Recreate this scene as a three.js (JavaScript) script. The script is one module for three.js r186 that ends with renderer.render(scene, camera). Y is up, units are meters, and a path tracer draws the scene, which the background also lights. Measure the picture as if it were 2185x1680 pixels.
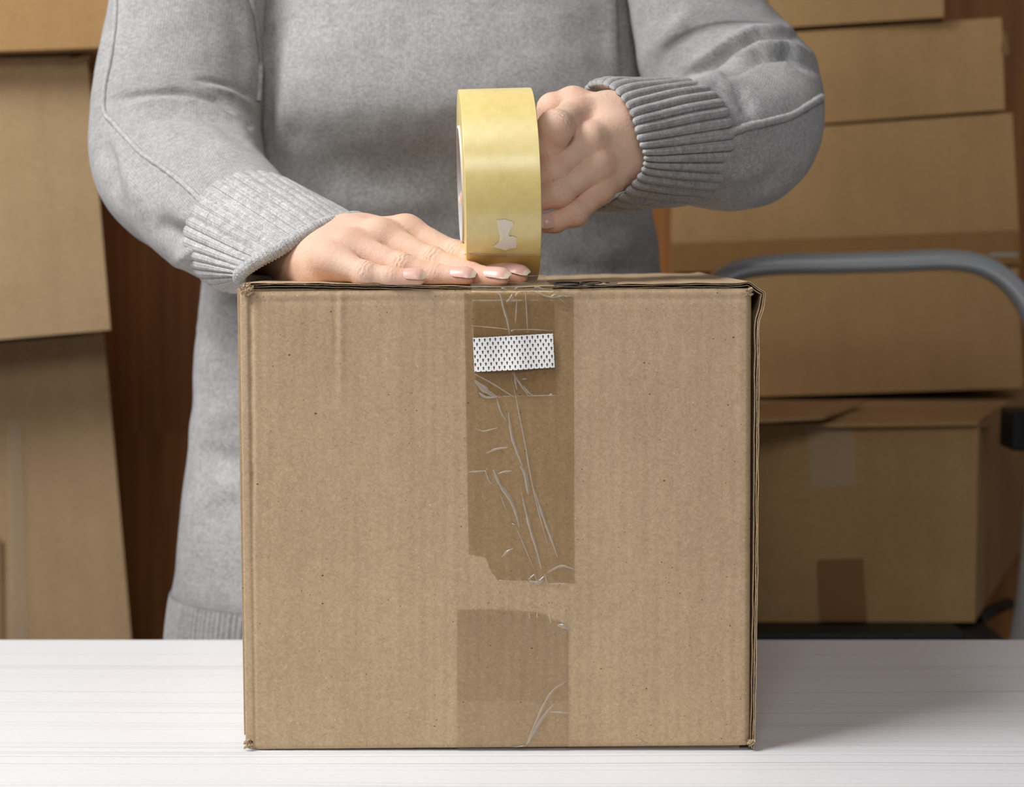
import * as THREE from 'three';
import { ImprovedNoise } from 'three/addons/math/ImprovedNoise.js';
import { mergeGeometries } from 'three/addons/utils/BufferGeometryUtils.js';
import { RoundedBoxGeometry } from 'three/addons/geometries/RoundedBoxGeometry.js';
import { RectAreaLightUniformsLib } from 'three/addons/lights/RectAreaLightUniformsLib.js';

// ---------------------------------------------------------------- camera, lights, exposure
const FW = 2185, FH = 1680, FPX = 3500, PITCH = THREE.MathUtils.degToRad(5.4), DIST = 1.06, TABLE = 0.75;
const CAM_Y = TABLE + DIST * Math.tan(PITCH + Math.atan((1603 - FH / 2) / FPX));
const scene = new THREE.Scene();
const camera = new THREE.PerspectiveCamera(2 * Math.atan(FH / 2 / FPX) * 180 / Math.PI, FW / FH, 0.05, 30);
camera.position.set(0, CAM_Y, DIST);
camera.rotation.x = -PITCH;
camera.updateMatrixWorld(true);
camera.focus = 1.095;
camera.userData.fStop = 6.5;
const renderer = new THREE.WebGLRenderer({ antialias: true });
renderer.toneMapping = THREE.LinearToneMapping;
renderer.toneMappingExposure = 1.0;
renderer.shadowMap.enabled = true;
RectAreaLightUniformsLib.init();
// two photographic softboxes: [centre, target, width, height, intensity]
const KEY = { at: [-1.12, 2.36, .42], to: [0.02, 0.95, -0.1], w: 0.9, h: 0.9, power: 16.2 };
const FILL = { at: [-0.1, 2.25, 2.3], to: [0, 0.9, -0.2], w: 1.0, h: 0.7, power: 7.5 };
scene.background = new THREE.Color(0x000000);

// ---------------------------------------------------------------- helpers
const V = (x, y, z) => new THREE.Vector3(x, y, z);
let seed = 12345;
const rnd = () => ((seed = (seed * 1664525 + 1013904223) >>> 0) / 4294967296);
const perlin = new ImprovedNoise();
const nz = (x, y, z = 0) => perlin.noise(x, y, z);
const clamp = (x, a, b) => Math.min(b, Math.max(a, x));
const lerp = (a, b, t) => a + (b - a) * t;
const sstep = (a, b, x) => { const t = clamp((x - a) / (b - a), 0, 1); return t * t * (3 - 2 * t); };
// direction of a pixel, followed until it meets the upright plane at depth z
const CP = Math.cos(PITCH), SP = Math.sin(PITCH);
function P(px, py, z = 0) {
  const dx = (px - FW / 2) / FPX, dy = -(py - FH / 2) / FPX;
  const wy = dy * CP - SP, wz = -dy * SP - CP;
  const t = (z - DIST) / wz;
  return V(dx * t, CAM_Y + wy * t, z);
}
// where the ray of a pixel meets a level plane
function onLevel(px, py, y) {
  const dx = (px - FW / 2) / FPX, dy = -(py - FH / 2) / FPX;
  const wy = dy * CP - SP, wz = -dy * SP - CP, t = (y - CAM_Y) / wy;
  return V(dx * t, y, DIST + wz * t);
}
function toPx(v) {
  const Y = v.y - CAM_Y, d = DIST - v.z;
  const yc = Y * CP + d * SP, zc = d * CP - Y * SP;
  return [FW / 2 + FPX * v.x / zc, FH / 2 - FPX * yc / zc];
}
const taken = {};
function numbered(n) { taken[n] = (taken[n] ?? -1) + 1; return taken[n] ? `${n}_${String(taken[n]).padStart(3, '0')}` : n; }
function thing(name, label, category, pos = [0, 0, 0], group) {
  const o = new THREE.Group(); o.name = numbered(name); o.position.set(...pos); scene.add(o);
  o.userData = { label, category }; if (group) o.userData.group = group; return o;
}
// a part: geometry is in world metres, the parent may stand anywhere (positions only)
function part(name, geo, mat, parent, label) {
  const m = new THREE.Mesh(geo, mat); m.name = name; m.castShadow = m.receiveShadow = true;
  let ox = 0, oy = 0, oz = 0; for (let p = parent; p && p !== scene; p = p.parent) { ox += p.position.x; oy += p.position.y; oz += p.position.z; }
  m.position.set(-ox, -oy, -oz);
  parent.add(m); if (label) m.userData.label = label; return m;
}
function struct(name, geo, mat) { const m = part(name, geo, mat, scene); m.userData.kind = 'structure'; return m; }
const box = (w, h, d, x, y, z, r = 0) => { const g = r ? new RoundedBoxGeometry(w, h, d, 2, r) : new THREE.BoxGeometry(w, h, d); g.translate(x, y, z); return g; };
function boxUV(g, s = 1) { // uv in metres by the dominant axis of each normal
  const p = g.attributes.position, n = g.attributes.normal, uv = new Float32Array(p.count * 2);
  for (let i = 0; i < p.count; i++) {
    const ax = Math.abs(n.getX(i)), ay = Math.abs(n.getY(i)), az = Math.abs(n.getZ(i));
    if (az >= ax && az >= ay) { uv[2 * i] = p.getX(i) * s; uv[2 * i + 1] = p.getY(i) * s; }
    else if (ax >= ay) { uv[2 * i] = p.getZ(i) * s; uv[2 * i + 1] = p.getY(i) * s; }
    else { uv[2 * i] = p.getX(i) * s; uv[2 * i + 1] = p.getZ(i) * s; }
  }
  g.setAttribute('uv', new THREE.BufferAttribute(uv, 2)); return g;
}
function gridGeo(nu, nv, fn, uvfn, closedU = false) { // fn(i,j) -> Vector3
  const pos = [], uv = [], idx = [];
  for (let j = 0; j <= nv; j++) for (let i = 0; i <= nu; i++) {
    const p = fn(i / nu, j / nv, i, j); pos.push(p.x, p.y, p.z);
    const t = uvfn ? uvfn(i / nu, j / nv, p) : [p.x, p.y]; uv.push(t[0], t[1]);
  }
  const w = nu + 1;
  for (let j = 0; j < nv; j++) for (let i = 0; i < nu; i++) { const a = j * w + i, b = a + 1, c = a + w, d = c + 1; idx.push(a, b, d, a, d, c); }
  const g = new THREE.BufferGeometry();
  g.setAttribute('position', new THREE.Float32BufferAttribute(pos, 3)); g.setAttribute('uv', new THREE.Float32BufferAttribute(uv, 2)); g.setIndex(idx);
  g.computeVertexNormals();
  if (closedU) { const n = g.attributes.normal; for (let j = 0; j <= nv; j++) { const a = j * w, b = a + nu; const v = V(n.getX(a) + n.getX(b), n.getY(a) + n.getY(b), n.getZ(a) + n.getZ(b)).normalize(); n.setXYZ(a, v.x, v.y, v.z); n.setXYZ(b, v.x, v.y, v.z); } }
  return g;
}
function tube(points, r, seg = 60, rad = 10, closed = false, metresUV = true) {
  const c = new THREE.CatmullRomCurve3(points, closed, 'centripetal'); const g = new THREE.TubeGeometry(c, seg, r, rad, closed);
  if (metresUV) { const L = c.getLength(), uv = g.attributes.uv; for (let i = 0; i < uv.count; i++) uv.setXY(i, uv.getX(i) * L, uv.getY(i) * 2 * Math.PI * r); }
  return g;
}
// a polygon with thickness: outline points in 3-D (planar enough), pushed back along `back`
function slab(pts, back, uvScale = 1) {
  const n = pts.length, pos = [], idx = [], uv = [];
  const c = pts.reduce((a, p) => a.add(p), V(0, 0, 0)).divideScalar(n);
  const nor = V(0, 0, 0); for (let i = 0; i < n; i++) { const a = pts[i].clone().sub(c), b = pts[(i + 1) % n].clone().sub(c); nor.add(a.cross(b)); } nor.normalize();
  const ax = pts[1].clone().sub(pts[0]); ax.sub(nor.clone().multiplyScalar(ax.dot(nor))).normalize(); const ay = nor.clone().cross(ax);
  const flat = pts.map(p => { const q = p.clone().sub(c); return new THREE.Vector2(q.dot(ax), q.dot(ay)); });
  const tris = THREE.ShapeUtils.triangulateShape(flat, []);
  const put = (p, u) => { pos.push(p.x, p.y, p.z); uv.push(u.x * uvScale, u.y * uvScale); return pos.length / 3 - 1; };
  const f = pts.map((p, i) => put(p, flat[i])), k = pts.map((p, i) => put(p.clone().add(back), flat[i]));
  for (const [a, b, d] of tris) { idx.push(f[a], f[b], f[d]); idx.push(k[a], k[d], k[b]); }
  const bl = back.length();
  for (let i = 0; i < n; i++) {
    const j = (i + 1) % n, L = pts[i].distanceTo(pts[j]);
    const a = put(pts[i], { x: 0, y: 0 }), b = put(pts[j], { x: L, y: 0 }), d = put(pts[j].clone().add(back), { x: L, y: bl }), e = put(pts[i].clone().add(back), { x: 0, y: bl });
    idx.push(a, e, d, a, d, b);
  }
  const g = new THREE.BufferGeometry(); g.setAttribute('position', new THREE.Float32BufferAttribute(pos, 3)); g.setAttribute('uv', new THREE.Float32BufferAttribute(uv, 2)); g.setIndex(idx);
  const h = g.toNonIndexed(); h.computeVertexNormals(); return h;
}
function dataTex(w, h, data, srgb, rx = 1, ry = 1) {
  const t = new THREE.DataTexture(data, w, h, THREE.RGBAFormat); t.wrapS = t.wrapT = THREE.RepeatWrapping; t.magFilter = THREE.LinearFilter; t.minFilter = THREE.LinearMipmapLinearFilter;
  if (srgb) t.colorSpace = THREE.SRGBColorSpace; t.repeat.set(rx, ry); t.needsUpdate = true; return t;
}
function rep(t, rx, ry) { const c = t.clone(); c.repeat.set(rx, ry); c.needsUpdate = true; return c; }
// tiling value noise
function tileNoise(S, cells, sd) {
  let s = sd * 7919 + 1; const r = () => ((s = (s * 1664525 + 1013904223) >>> 0) / 4294967296);
  const L = new Float32Array(cells * cells); for (let i = 0; i < L.length; i++) L[i] = r();
  const out = new Float32Array(S * S);
  for (let y = 0; y < S; y++) {
    const fy = y / S * cells, y0 = Math.floor(fy), ty = fy - y0, sy = ty * ty * (3 - 2 * ty), a = (y0 % cells) * cells, b = ((y0 + 1) % cells) * cells;
    for (let x = 0; x < S; x++) {
      const fx = x / S * cells, x0 = Math.floor(fx), tx = fx - x0, sx = tx * tx * (3 - 2 * tx), c = x0 % cells, d = (x0 + 1) % cells;
      out[y * S + x] = (L[a + c] * (1 - sx) + L[a + d] * sx) * (1 - sy) + (L[b + c] * (1 - sx) + L[b + d] * sx) * sy;
    }
  }
  return out;
}

// ---------------------------------------------------------------- procedural materials
const std = (o) => new THREE.MeshStandardMaterial(o);
const phy = (o) => new THREE.MeshPhysicalMaterial(o);
// kraft paper: a 0.34 m tile of pressed fibres, flecks and faint flute lines
const KRAFT_TILE = 0.34;
const kraft = (() => {
  const S = 2048, col = new Uint8Array(S * S * 4), bmp = new Uint8Array(S * S * 4), f = new Float32Array(S * S), b = new Float32Array(S * S);
  const n1 = tileNoise(S, 8, 1), n2 = tileNoise(S, 40, 2), n3 = tileNoise(S, 220, 3), n4 = tileNoise(S, 700, 4);
  for (let i = 0; i < S * S; i++) { f[i] = (n1[i] - .5) * 7 + (n2[i] - .5) * 3 + (n3[i] - .5) * 12 + (n4[i] - .5) * 13; b[i] = (n3[i] - .5) * 40 + (n4[i] - .5) * 46; }
  const stroke = (n, len, amp, ba, wander) => {
    for (let k = 0; k < n; k++) {
      let x = rnd() * S, y = rnd() * S, a = (rnd() - .5) * 2.6; const L = len * (.4 + rnd()), s = amp * (.4 + rnd());
      for (let q = 0; q < L; q++) { const i = ((y & (S - 1)) * S + (x & (S - 1))) | 0; f[i] += s; b[i] += ba; x = (x + Math.cos(a) + S) % S; y = (y + Math.sin(a) + S) % S; a += (rnd() - .5) * wander; }
    }
  };
  stroke(60000, 12, 9, 22, .5); stroke(60000, 12, -9, -20, .5); stroke(700, 24, -34, 0, .4); stroke(260, 20, 22, 0, .4);
  const fleck = (n, r, c) => { for (let k = 0; k < n; k++) { const x = rnd() * S, y = rnd() * S, rr = r * (.5 + rnd()); for (let dy = -4; dy <= 4; dy++) for (let dx = -4; dx <= 4; dx++) if (dx * dx + dy * dy * 1.8 < rr * rr) f[(((y + dy) & (S - 1)) * S + ((x + dx) & (S - 1))) | 0] += c; } };
  fleck(300, 2, -60); fleck(240, 2, 40); fleck(60, 3.4, -70);
  for (let y = 0; y < S; y++) for (let x = 0; x < S; x++) {
    const i = y * S + x, flute = Math.sin(x / S * 2 * Math.PI * 46) * 1.0 + Math.sin(x / S * 2 * Math.PI * 9 + 1) * 1.2, v = f[i] + flute;
    col[4 * i] = clamp(184 + v * 1.0, 0, 255); col[4 * i + 1] = clamp(158 + v * .98, 0, 255); col[4 * i + 2] = clamp(125 + v * .93, 0, 255); col[4 * i + 3] = 255;
    const h = clamp(128 + b[i] * .8, 0, 255); bmp[4 * i] = bmp[4 * i + 1] = bmp[4 * i + 2] = h; bmp[4 * i + 3] = 255;
  }
  return { map: dataTex(S, S, col, true, 1 / KRAFT_TILE, 1 / KRAFT_TILE), bump: dataTex(S, S, bmp, false, 1 / KRAFT_TILE, 1 / KRAFT_TILE) };
})();
const kraftMat = (c = 0xffffff, extra = {}) => std({ color: c, map: kraft.map, bumpMap: kraft.bump, bumpScale: 0.00022, roughness: .88, ...extra });
const M = {};
M.kraft = kraftMat();
// grey melange knit: 0.12 m tile
const KNIT_TILE = 0.12;
const knit = (() => {
  const S = 1024, col = new Uint8Array(S * S * 4), bmp = new Uint8Array(S * S * 4), f = new Float32Array(S * S);
  const n1 = tileNoise(S, 10, 11), n2 = tileNoise(S, 64, 12), n3 = tileNoise(S, 300, 13);
  for (let i = 0; i < S * S; i++) f[i] = (n1[i] - .5) * 10 + (n2[i] - .5) * 24 + (n3[i] - .5) * 30;
  for (let k = 0; k < 14000; k++) { // fibres of lighter and darker wool running mostly across the columns
    let x = rnd() * S, y = rnd() * S, a = (rnd() - .5) * 1.5; const L = 10 + rnd() * 40, s = (rnd() < .5 ? -1 : 1) * (8 + rnd() * 20);
    for (let q = 0; q < L; q++) { const i = ((y & (S - 1)) * S + (x & (S - 1))) | 0; f[i] += s; x = (x + Math.cos(a) + S) % S; y = (y + Math.sin(a) + S) % S; a += (rnd() - .5) * .5; }
  }
  const NC = 56, NR = 76; // stitch columns and rows in a tile
  for (let y = 0; y < S; y++) for (let x = 0; x < S; x++) {
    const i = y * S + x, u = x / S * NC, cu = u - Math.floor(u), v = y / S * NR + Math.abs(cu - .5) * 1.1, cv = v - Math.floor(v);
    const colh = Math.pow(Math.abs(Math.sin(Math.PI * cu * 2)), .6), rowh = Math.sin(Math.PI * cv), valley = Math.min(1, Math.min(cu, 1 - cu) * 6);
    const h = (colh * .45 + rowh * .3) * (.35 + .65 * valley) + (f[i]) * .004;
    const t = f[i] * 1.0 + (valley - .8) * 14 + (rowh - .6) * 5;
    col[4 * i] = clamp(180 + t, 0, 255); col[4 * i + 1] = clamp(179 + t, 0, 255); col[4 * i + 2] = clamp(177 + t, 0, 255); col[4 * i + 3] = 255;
    const hv = clamp(60 + h * 190, 0, 255); bmp[4 * i] = bmp[4 * i + 1] = bmp[4 * i + 2] = hv; bmp[4 * i + 3] = 255;
  }
  return { map: dataTex(S, S, col, true, 1 / KNIT_TILE, 1 / KNIT_TILE), bump: dataTex(S, S, bmp, false, 1 / KNIT_TILE, 1 / KNIT_TILE) };
})();
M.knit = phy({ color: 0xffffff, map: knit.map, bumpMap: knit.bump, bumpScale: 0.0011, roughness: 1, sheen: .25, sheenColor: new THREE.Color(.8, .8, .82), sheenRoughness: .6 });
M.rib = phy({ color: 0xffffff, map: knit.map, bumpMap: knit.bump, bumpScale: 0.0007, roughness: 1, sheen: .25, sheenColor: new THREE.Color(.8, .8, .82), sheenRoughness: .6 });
// white painted table board: 1 m tile along x, grain lines along x
const tableTex = (() => {
  const S = 2048, col = new Uint8Array(S * S * 4), bmp = new Uint8Array(S * S * 4);
  const row = new Float32Array(S * 2); let y = 0;
  const lines = []; // position, depth, width, group wave
  while (y < S) { y += 6 + rnd() * rnd() * 150; const n = rnd() < .45 ? 2 + Math.floor(rnd() * 6) : 1; for (let k = 0; k < n && y < S; k++) { lines.push([y, .15 + rnd() * .55 * (k === 0 ? 1.3 : .7), 1 + rnd() * 1.2]); y += 8 + rnd() * 12; } }
  const n1 = tileNoise(S, 6, 21), n2 = tileNoise(S, 90, 22), n3 = tileNoise(S, 512, 23);
  const acc = new Float32Array(S * S);
  for (const [ly, d, w] of lines) for (let x = 0; x < S; x++) {
    const wav = (n1[((ly | 0) % S) * S + x] - .5) * 26 + (n2[((ly | 0) % S) * S + x] - .5) * 2, c = ly + wav, str = d * (.35 + 1.1 * n1[((ly * 3 | 0) % S) * S + x]);
    for (let k = -4; k <= 4; k++) { const yy = Math.floor(c) + k, dd = yy - c; acc[((yy + S) % S) * S + x] += str * Math.exp(-dd * dd / (w * w)); }
  }
  for (let i = 0; i < S * S; i++) {
    const v = 236 - acc[i] * 58 + (n1[i] - .5) * 4 + (n3[i] - .5) * 5;
    col[4 * i] = clamp(v, 0, 255); col[4 * i + 1] = clamp(v, 0, 255); col[4 * i + 2] = clamp(v + 1.5, 0, 255); col[4 * i + 3] = 255;
    const h = clamp(200 - acc[i] * 150 + (n3[i] - .5) * 20, 0, 255); bmp[4 * i] = bmp[4 * i + 1] = bmp[4 * i + 2] = h; bmp[4 * i + 3] = 255;
  }
  return { map: dataTex(S, S, col, true, 1 / 1.2, 1 / .62), bump: dataTex(S, S, bmp, false, 1 / 1.2, 1 / .62) };
})();
M.table = phy({ color: 0xffffff, map: tableTex.map, bumpMap: tableTex.bump, bumpScale: 0.0004, roughness: .5, clearcoat: .15, clearcoatRoughness: .45 });
// brown veneer of the back wall
const veneer = (() => {
  const S = 512, col = new Uint8Array(S * S * 4); const n1 = tileNoise(S, 5, 31), n2 = tileNoise(S, 64, 32);
  for (let y = 0; y < S; y++) for (let x = 0; x < S; x++) {
    const i = y * S + x, g = Math.sin((x / S * 28 + n1[(y >> 3) * S + x] * 4) * Math.PI * 2) * 6 + (n2[(y >> 4) * S + x] - .5) * 22;
    col[4 * i] = 156 + g; col[4 * i + 1] = 102 + g * .8; col[4 * i + 2] = 52 + g * .6; col[4 * i + 3] = 255;
  }
  return dataTex(S, S, col, true, 1 / .8, 1 / .8);
})();
M.wall = std({ color: 0xffffff, map: veneer, roughness: .6 });
M.plaster = std({ color: 0xa9abae, roughness: .95 });
M.ceiling = std({ color: 0xb9bbbe, roughness: .95 });
M.floor = std({ color: 0x77767a, roughness: .8 });
M.steel = phy({ color: 0xb9bec0, metalness: .45, roughness: .36 });
M.aluminium = phy({ color: 0xd6d6d2, metalness: .2, roughness: .4 });
M.blackPlastic = std({ color: 0x17181a, roughness: .55 });
M.film = phy({ color: 0xf5f1ea, transmission: 1, thickness: 0, roughness: .16, ior: 1.48 });
M.filmOld = phy({ color: 0xf0ebe2, transmission: 1, thickness: 0, roughness: .18, ior: 1.48 });
// puckered film with air behind it, milky and glossy
M.crease = phy({ color: 0xebe6da, transmission: .72, thickness: 0, roughness: .14, ior: 1.5 });

// ---------------------------------------------------------------- the room
const RX = 2.4, ZB = -1.37, ZF = 3.1, RH = 2.9, TH = .12;
struct('floor', box(2 * RX + 2 * TH, TH, ZF - ZB + 2 * TH, 0, -TH / 2, (ZF + ZB) / 2), M.floor);
struct('ceiling', box(2 * RX + 2 * TH, TH, ZF - ZB + 2 * TH, 0, RH + TH / 2, (ZF + ZB) / 2), M.ceiling);
struct('wall_back', boxUV(box(2 * RX + 2 * TH, RH, TH, 0, RH / 2, ZB - TH / 2)), M.wall);
struct('wall_front', box(2 * RX + 2 * TH, RH, TH, 0, RH / 2, ZF + TH / 2), M.plaster);
struct('wall_left', box(TH, RH, ZF - ZB, -RX - TH / 2, RH / 2, (ZF + ZB) / 2), M.plaster);
struct('wall_right', box(TH, RH, ZF - ZB, RX + TH / 2, RH / 2, (ZF + ZB) / 2), M.plaster);

// ---------------------------------------------------------------- softboxes (stand outside the frame)
function softbox(spec, label) {
  const t = thing('softbox_lamp', label, 'studio lamp', [spec.at[0], 0, spec.at[2]]);
  const head = new THREE.Group(); head.name = 'lamp_head'; head.position.set(0, spec.at[1], 0); t.add(head);
  head.lookAt(V(...spec.to)); // +z of the head faces the target
  const mk = (n, g, m) => { const o = new THREE.Mesh(g, m); o.name = n; o.castShadow = o.receiveShadow = true; head.add(o); return o; };
  const cone = new THREE.CylinderGeometry(Math.SQRT1_2 * .98, .12, .34, 4, 1, true); cone.rotateY(Math.PI / 4); cone.rotateX(Math.PI / 2); cone.scale(spec.w, spec.h, 1); cone.translate(0, 0, -.19);
  mk('hood', cone, M.blackPlastic);
  mk('diffuser', box(spec.w * .96, spec.h * .96, .006, 0, 0, -.012), std({ color: 0xf4f2ec, emissive: 0xfdfdff, emissiveIntensity: 1.5, roughness: .9 }));
  const l = new THREE.RectAreaLight(0xfdfdff, spec.power, spec.w * .95, spec.h * .95); l.name = 'light'; l.position.set(0, 0, .01); l.rotation.y = Math.PI; head.add(l); l.castShadow = true;
  part('stand_pole', (() => { const g = new THREE.CylinderGeometry(.014, .018, spec.at[1] - .05, 12); g.translate(spec.at[0], (spec.at[1] - .05) / 2 + .0, spec.at[2]); return g; })(), M.blackPlastic, t);
  for (let k = 0; k < 3; k++) { const a = k * 2.094 + .4; part('stand_leg', tube([V(spec.at[0], .55, spec.at[2]), V(spec.at[0] + Math.cos(a) * .2, .3, spec.at[2] + Math.sin(a) * .2), V(spec.at[0] + Math.cos(a) * .42, .012, spec.at[2] + Math.sin(a) * .42)], .011, 8, 8), M.blackPlastic, t); }
}
softbox(KEY, 'square black softbox lamp on a tripod stand beside the table');
softbox(FILL, 'wide black softbox lamp on a tripod stand facing the table');

// ---------------------------------------------------------------- table
const TBACK = onLevel(1092, 1364, TABLE).z, TFRONT = .5, TW = 1.9;
{
  const t = thing('packing_table', 'white painted wooden table under the cardboard box', 'table', [0, 0, 0]);
  const g = boxUV(box(TW, .036, TFRONT - TBACK, 0, TABLE - .018, (TFRONT + TBACK) / 2, .003)); part('tabletop', g, M.table, t);
  for (const sx of [-1, 1]) for (const z of [TBACK + .08, TFRONT - .08]) part('leg', box(.06, TABLE - .036, .06, sx * (TW / 2 - .09), (TABLE - .036) / 2, z, .004), M.table, t);
  part('apron', box(TW - .24, .07, .022, 0, TABLE - .071, TFRONT - .08), M.table, t);
}

// ---------------------------------------------------------------- cartons behind
const rowAt = (y, z) => FH / 2 + FPX * Math.tan(Math.atan((CAM_Y - y) / (DIST - z)) - PITCH);
// eight corners: front TL TR BR BL, then back TL TR BR BL
function hexa(c) {
  const f = [[0, 1, 2, 3], [5, 4, 7, 6], [4, 5, 1, 0], [3, 2, 6, 7], [1, 5, 6, 2], [4, 0, 3, 7]], pos = [], uv = [], idx = [];
  for (const q of f) {
    const [a, b, d, e] = q.map(i => c[i]), N = 6, base = pos.length / 3, w = (a.distanceTo(b) + d.distanceTo(e)) / 2, h = (a.distanceTo(e) + b.distanceTo(d)) / 2;
    const cen = c.reduce((s, p) => s.add(p), V(0, 0, 0)).divideScalar(8);
    for (let j = 0; j <= N; j++) for (let i = 0; i <= N; i++) {
      const u = i / N, v = j / N, p = a.clone().lerp(b, u).lerp(e.clone().lerp(d, u), v);
      const out = a.clone().add(b).add(d).add(e).divideScalar(4).sub(cen).normalize();
      if (Math.abs(out.y) < .7) p.addScaledVector(out, .004 * Math.sin(Math.PI * u) * Math.sin(Math.PI * v));
      pos.push(p.x, p.y, p.z); uv.push(u * w, (1 - v) * h);
    }
    for (let j = 0; j < N; j++) for (let i = 0; i < N; i++) { const k = base + j * (N + 1) + i; idx.push(k, k + N + 1, k + N + 2, k, k + N + 2, k + 1); }
  }
  const g = new THREE.BufferGeometry(); g.setAttribute('position', new THREE.Float32BufferAttribute(pos, 3)); g.setAttribute('uv', new THREE.Float32BufferAttribute(uv, 2)); g.setIndex(idx); g.computeVertexNormals(); return g;
}
function carton(label, q, zL, zR, depth, mat, opt = {}) {
  const f = [P(...q[0], zL), P(...q[1], zR), P(...q[2], zR), P(...q[3], zL)];
  const nor = f[1].clone().sub(f[0]).cross(f[3].clone().sub(f[0])).normalize(); // points away from the camera
  if (nor.z > 0) nor.negate();
  nor.y = 0; nor.normalize();
  const b = opt.backWorld ? opt.backWorld : f.map(p => p.clone().addScaledVector(nor, depth));
  const t = thing('carton', label, 'box', [f[3].x, f[3].y, f[3].z]);
  part('body', hexa([...f, ...b]), mat, t);
  if (!opt.noFlaps) { // two top flaps meeting along the middle
    const up = V(0, .0035, 0), m0 = f[0].clone().lerp(b[0], .497), m1 = f[1].clone().lerp(b[1], .497), n0 = f[0].clone().lerp(b[0], .503), n1 = f[1].clone().lerp(b[1], .503);
    part('top_flap', slab([f[0], f[1], m1, m0].map(p => p.clone().add(V(0, .0005, 0))), up), mat, t); part('top_flap', slab([n0, n1, b[1], b[0]].map(p => p.clone().add(V(0, .0005, 0))), up), mat, t);
  }
  // a patch given in pixels on the front plane (a little proud of it)
  const patch = (name, pts, m, lift = .0009, lab) => {
    const n2 = f[1].clone().sub(f[0]).cross(f[3].clone().sub(f[0])).normalize(); if (n2.z < 0) n2.negate();
    const d0 = n2.dot(f[0].clone().add(f[2]).add(f[1]).add(f[3]).divideScalar(4)) + .0042 + lift, cam = V(0, CAM_Y, DIST);
    const hit = pts.map(([x, y]) => { const r = P(x, y, -1).sub(cam); return cam.clone().addScaledVector(r, (d0 - n2.dot(cam)) / n2.dot(r)); });
    return part(name, slab(hit, n2.clone().multiplyScalar(-.0006)), m, t, lab);
  };
  return { t, f, b, patch };
}
const kA = kraftMat(0xffeac2), kB = kraftMat(0xfff8ea), kC = kB, kR = kraftMat(0xf4e2c0), kR3 = kR, kR5 = kR, kR4 = kR;
const tapeBrown = std({ color: 0x8a6238, roughness: .35 }), tapePale = phy({ color: 0xd8cdb8, transparent: true, opacity: .1, roughness: .3 });
// left: tall carton on the floor, one on it, a yellower one on top
const LC = carton('tall kraft carton standing on the floor, lowest of the stack beside the dark gap', [[-330, 762], [222, 712], [364, rowAt(0, -.98)], [-300, rowAt(0, -.88)]], -.88, -.98, .3, kC, { noFlaps: true });
LC.patch('flap_edge', [[-120, 1150], [2, 1146], [16, 1700], [-120, 1700]], kraftMat(0xdccbb0), .0012);
LC.patch('tape_strip', [[14, 900], [44, 896], [72, 1700], [34, 1700]], tapePale, .0006, 'pale band of old tape');
const LB = carton('kraft carton with a dented corner, middle of the stack beside the dark gap', [[-330, 132], [186, 119], [236, 704], [-300, 752]], -.78, -.88, .3, kB, { noFlaps: true });
{ const s = part('corner_fold', tube([P(150, 132, -.865), P(172, 124, -.87), P(190, 122, -.875)], .0028, 10, 6), kB, LB.t); }
carton('yellowish kraft carton on top of the stack beside the dark gap', [[-330, -330], [300, -360], [322, 98], [-330, 120]], -.75, -.86, .32, kA);
// right: a pile on the step ladder
const R5z = -.75, PLAT_Y = P(1800, 1329, R5z).y;
const R5 = carton('kraft carton with loose top flaps and a brown tape patch, lowest on the step ladder', [[1450, 909], [2088, 901], [2080, 1328], [1450, 1328]], R5z, R5z, .26, kR5, { noFlaps: true, backWorld: (() => { const f = [P(1450, 909, R5z), P(2088, 901, R5z), P(2080, 1328, R5z), P(1450, 1328, R5z)], k = (p, x) => V(x, p.y, -1.3), s = 2; const xr = f[1].x + (P(2166, 862, -1.02).x - f[1].x) * s; return [k(f[0], f[0].x), k(f[1], xr), k(f[2], xr - .01), k(f[3], f[3].x)]; })() });
R5.patch('tape_strip', [[1744, 1196], [1842, 1192], [1850, 1326], [1750, 1326]], tapeBrown, .0006, 'brown tape patch at the lower edge');
R5.patch('tape_strip', [[1722, 912], [1820, 910], [1826, 1036], [1728, 1042]], tapePale, .0006, 'pale clear tape patch');
{
  const y5 = P(1800, 903, R5z).y, L = (x, y, d) => onLevel(x, y, y5 + d);
  part('top_flap', slab([L(1440, 897, .016), L(1640, 893, .016), L(1755, 887, .014), L(1800, 872, .014), L(1850, 853, .018), L(1440, 862, .018)].reverse(), V(0, -.0045, 0)), kR5, R5.t);
  part('top_flap', slab([L(1700, 905, .001), L(2086, 900, .003), L(2130, 868, .003), L(1900, 858, .008), L(1790, 878, .008)].reverse(), V(0, -.004, 0)), kR5, R5.t);
  part('side_flap', slab([P(2082, 905, -.752), P(2098, 890, -.80), P(2120, 868, -.92), P(2124, 880, -.92), P(2094, 915, -.77)], V(.004, 0, 0)), kR5, R5.t);
}
const R4 = carton('plain kraft carton behind the curved steel tube of the step ladder', [[1432, 592], [2172, 572], [2184, 828], [1438, 853]], -1.03, -.985, .31, kR4, { noFlaps: true });
const R3 = carton('kraft carton with a taped lower edge, third up on the step ladder', [[1440, 292], [2160, 241], [2178, 566], [1430, 584]], -1.03, -.985, .31, kR3, { noFlaps: true });
R3.patch('tape_strip', [[1432, 520], [2172, 492], [2177, 562], [1432, 582]], kraftMat(0xcdb184), .0004, 'paper tape along the lower edge');
R3.patch('tape_glint', [[2110, 540], [2172, 538], [2172, 548], [2110, 549]], M.crease, .0012);
const R2 = carton('kraft carton with a torn tab at its right edge, fourth up on the step ladder', [[1490, 84], [2137, 37], [2144, 234], [1490, 284]], -1.04, -.995, .3, kR, { noFlaps: true });
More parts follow.
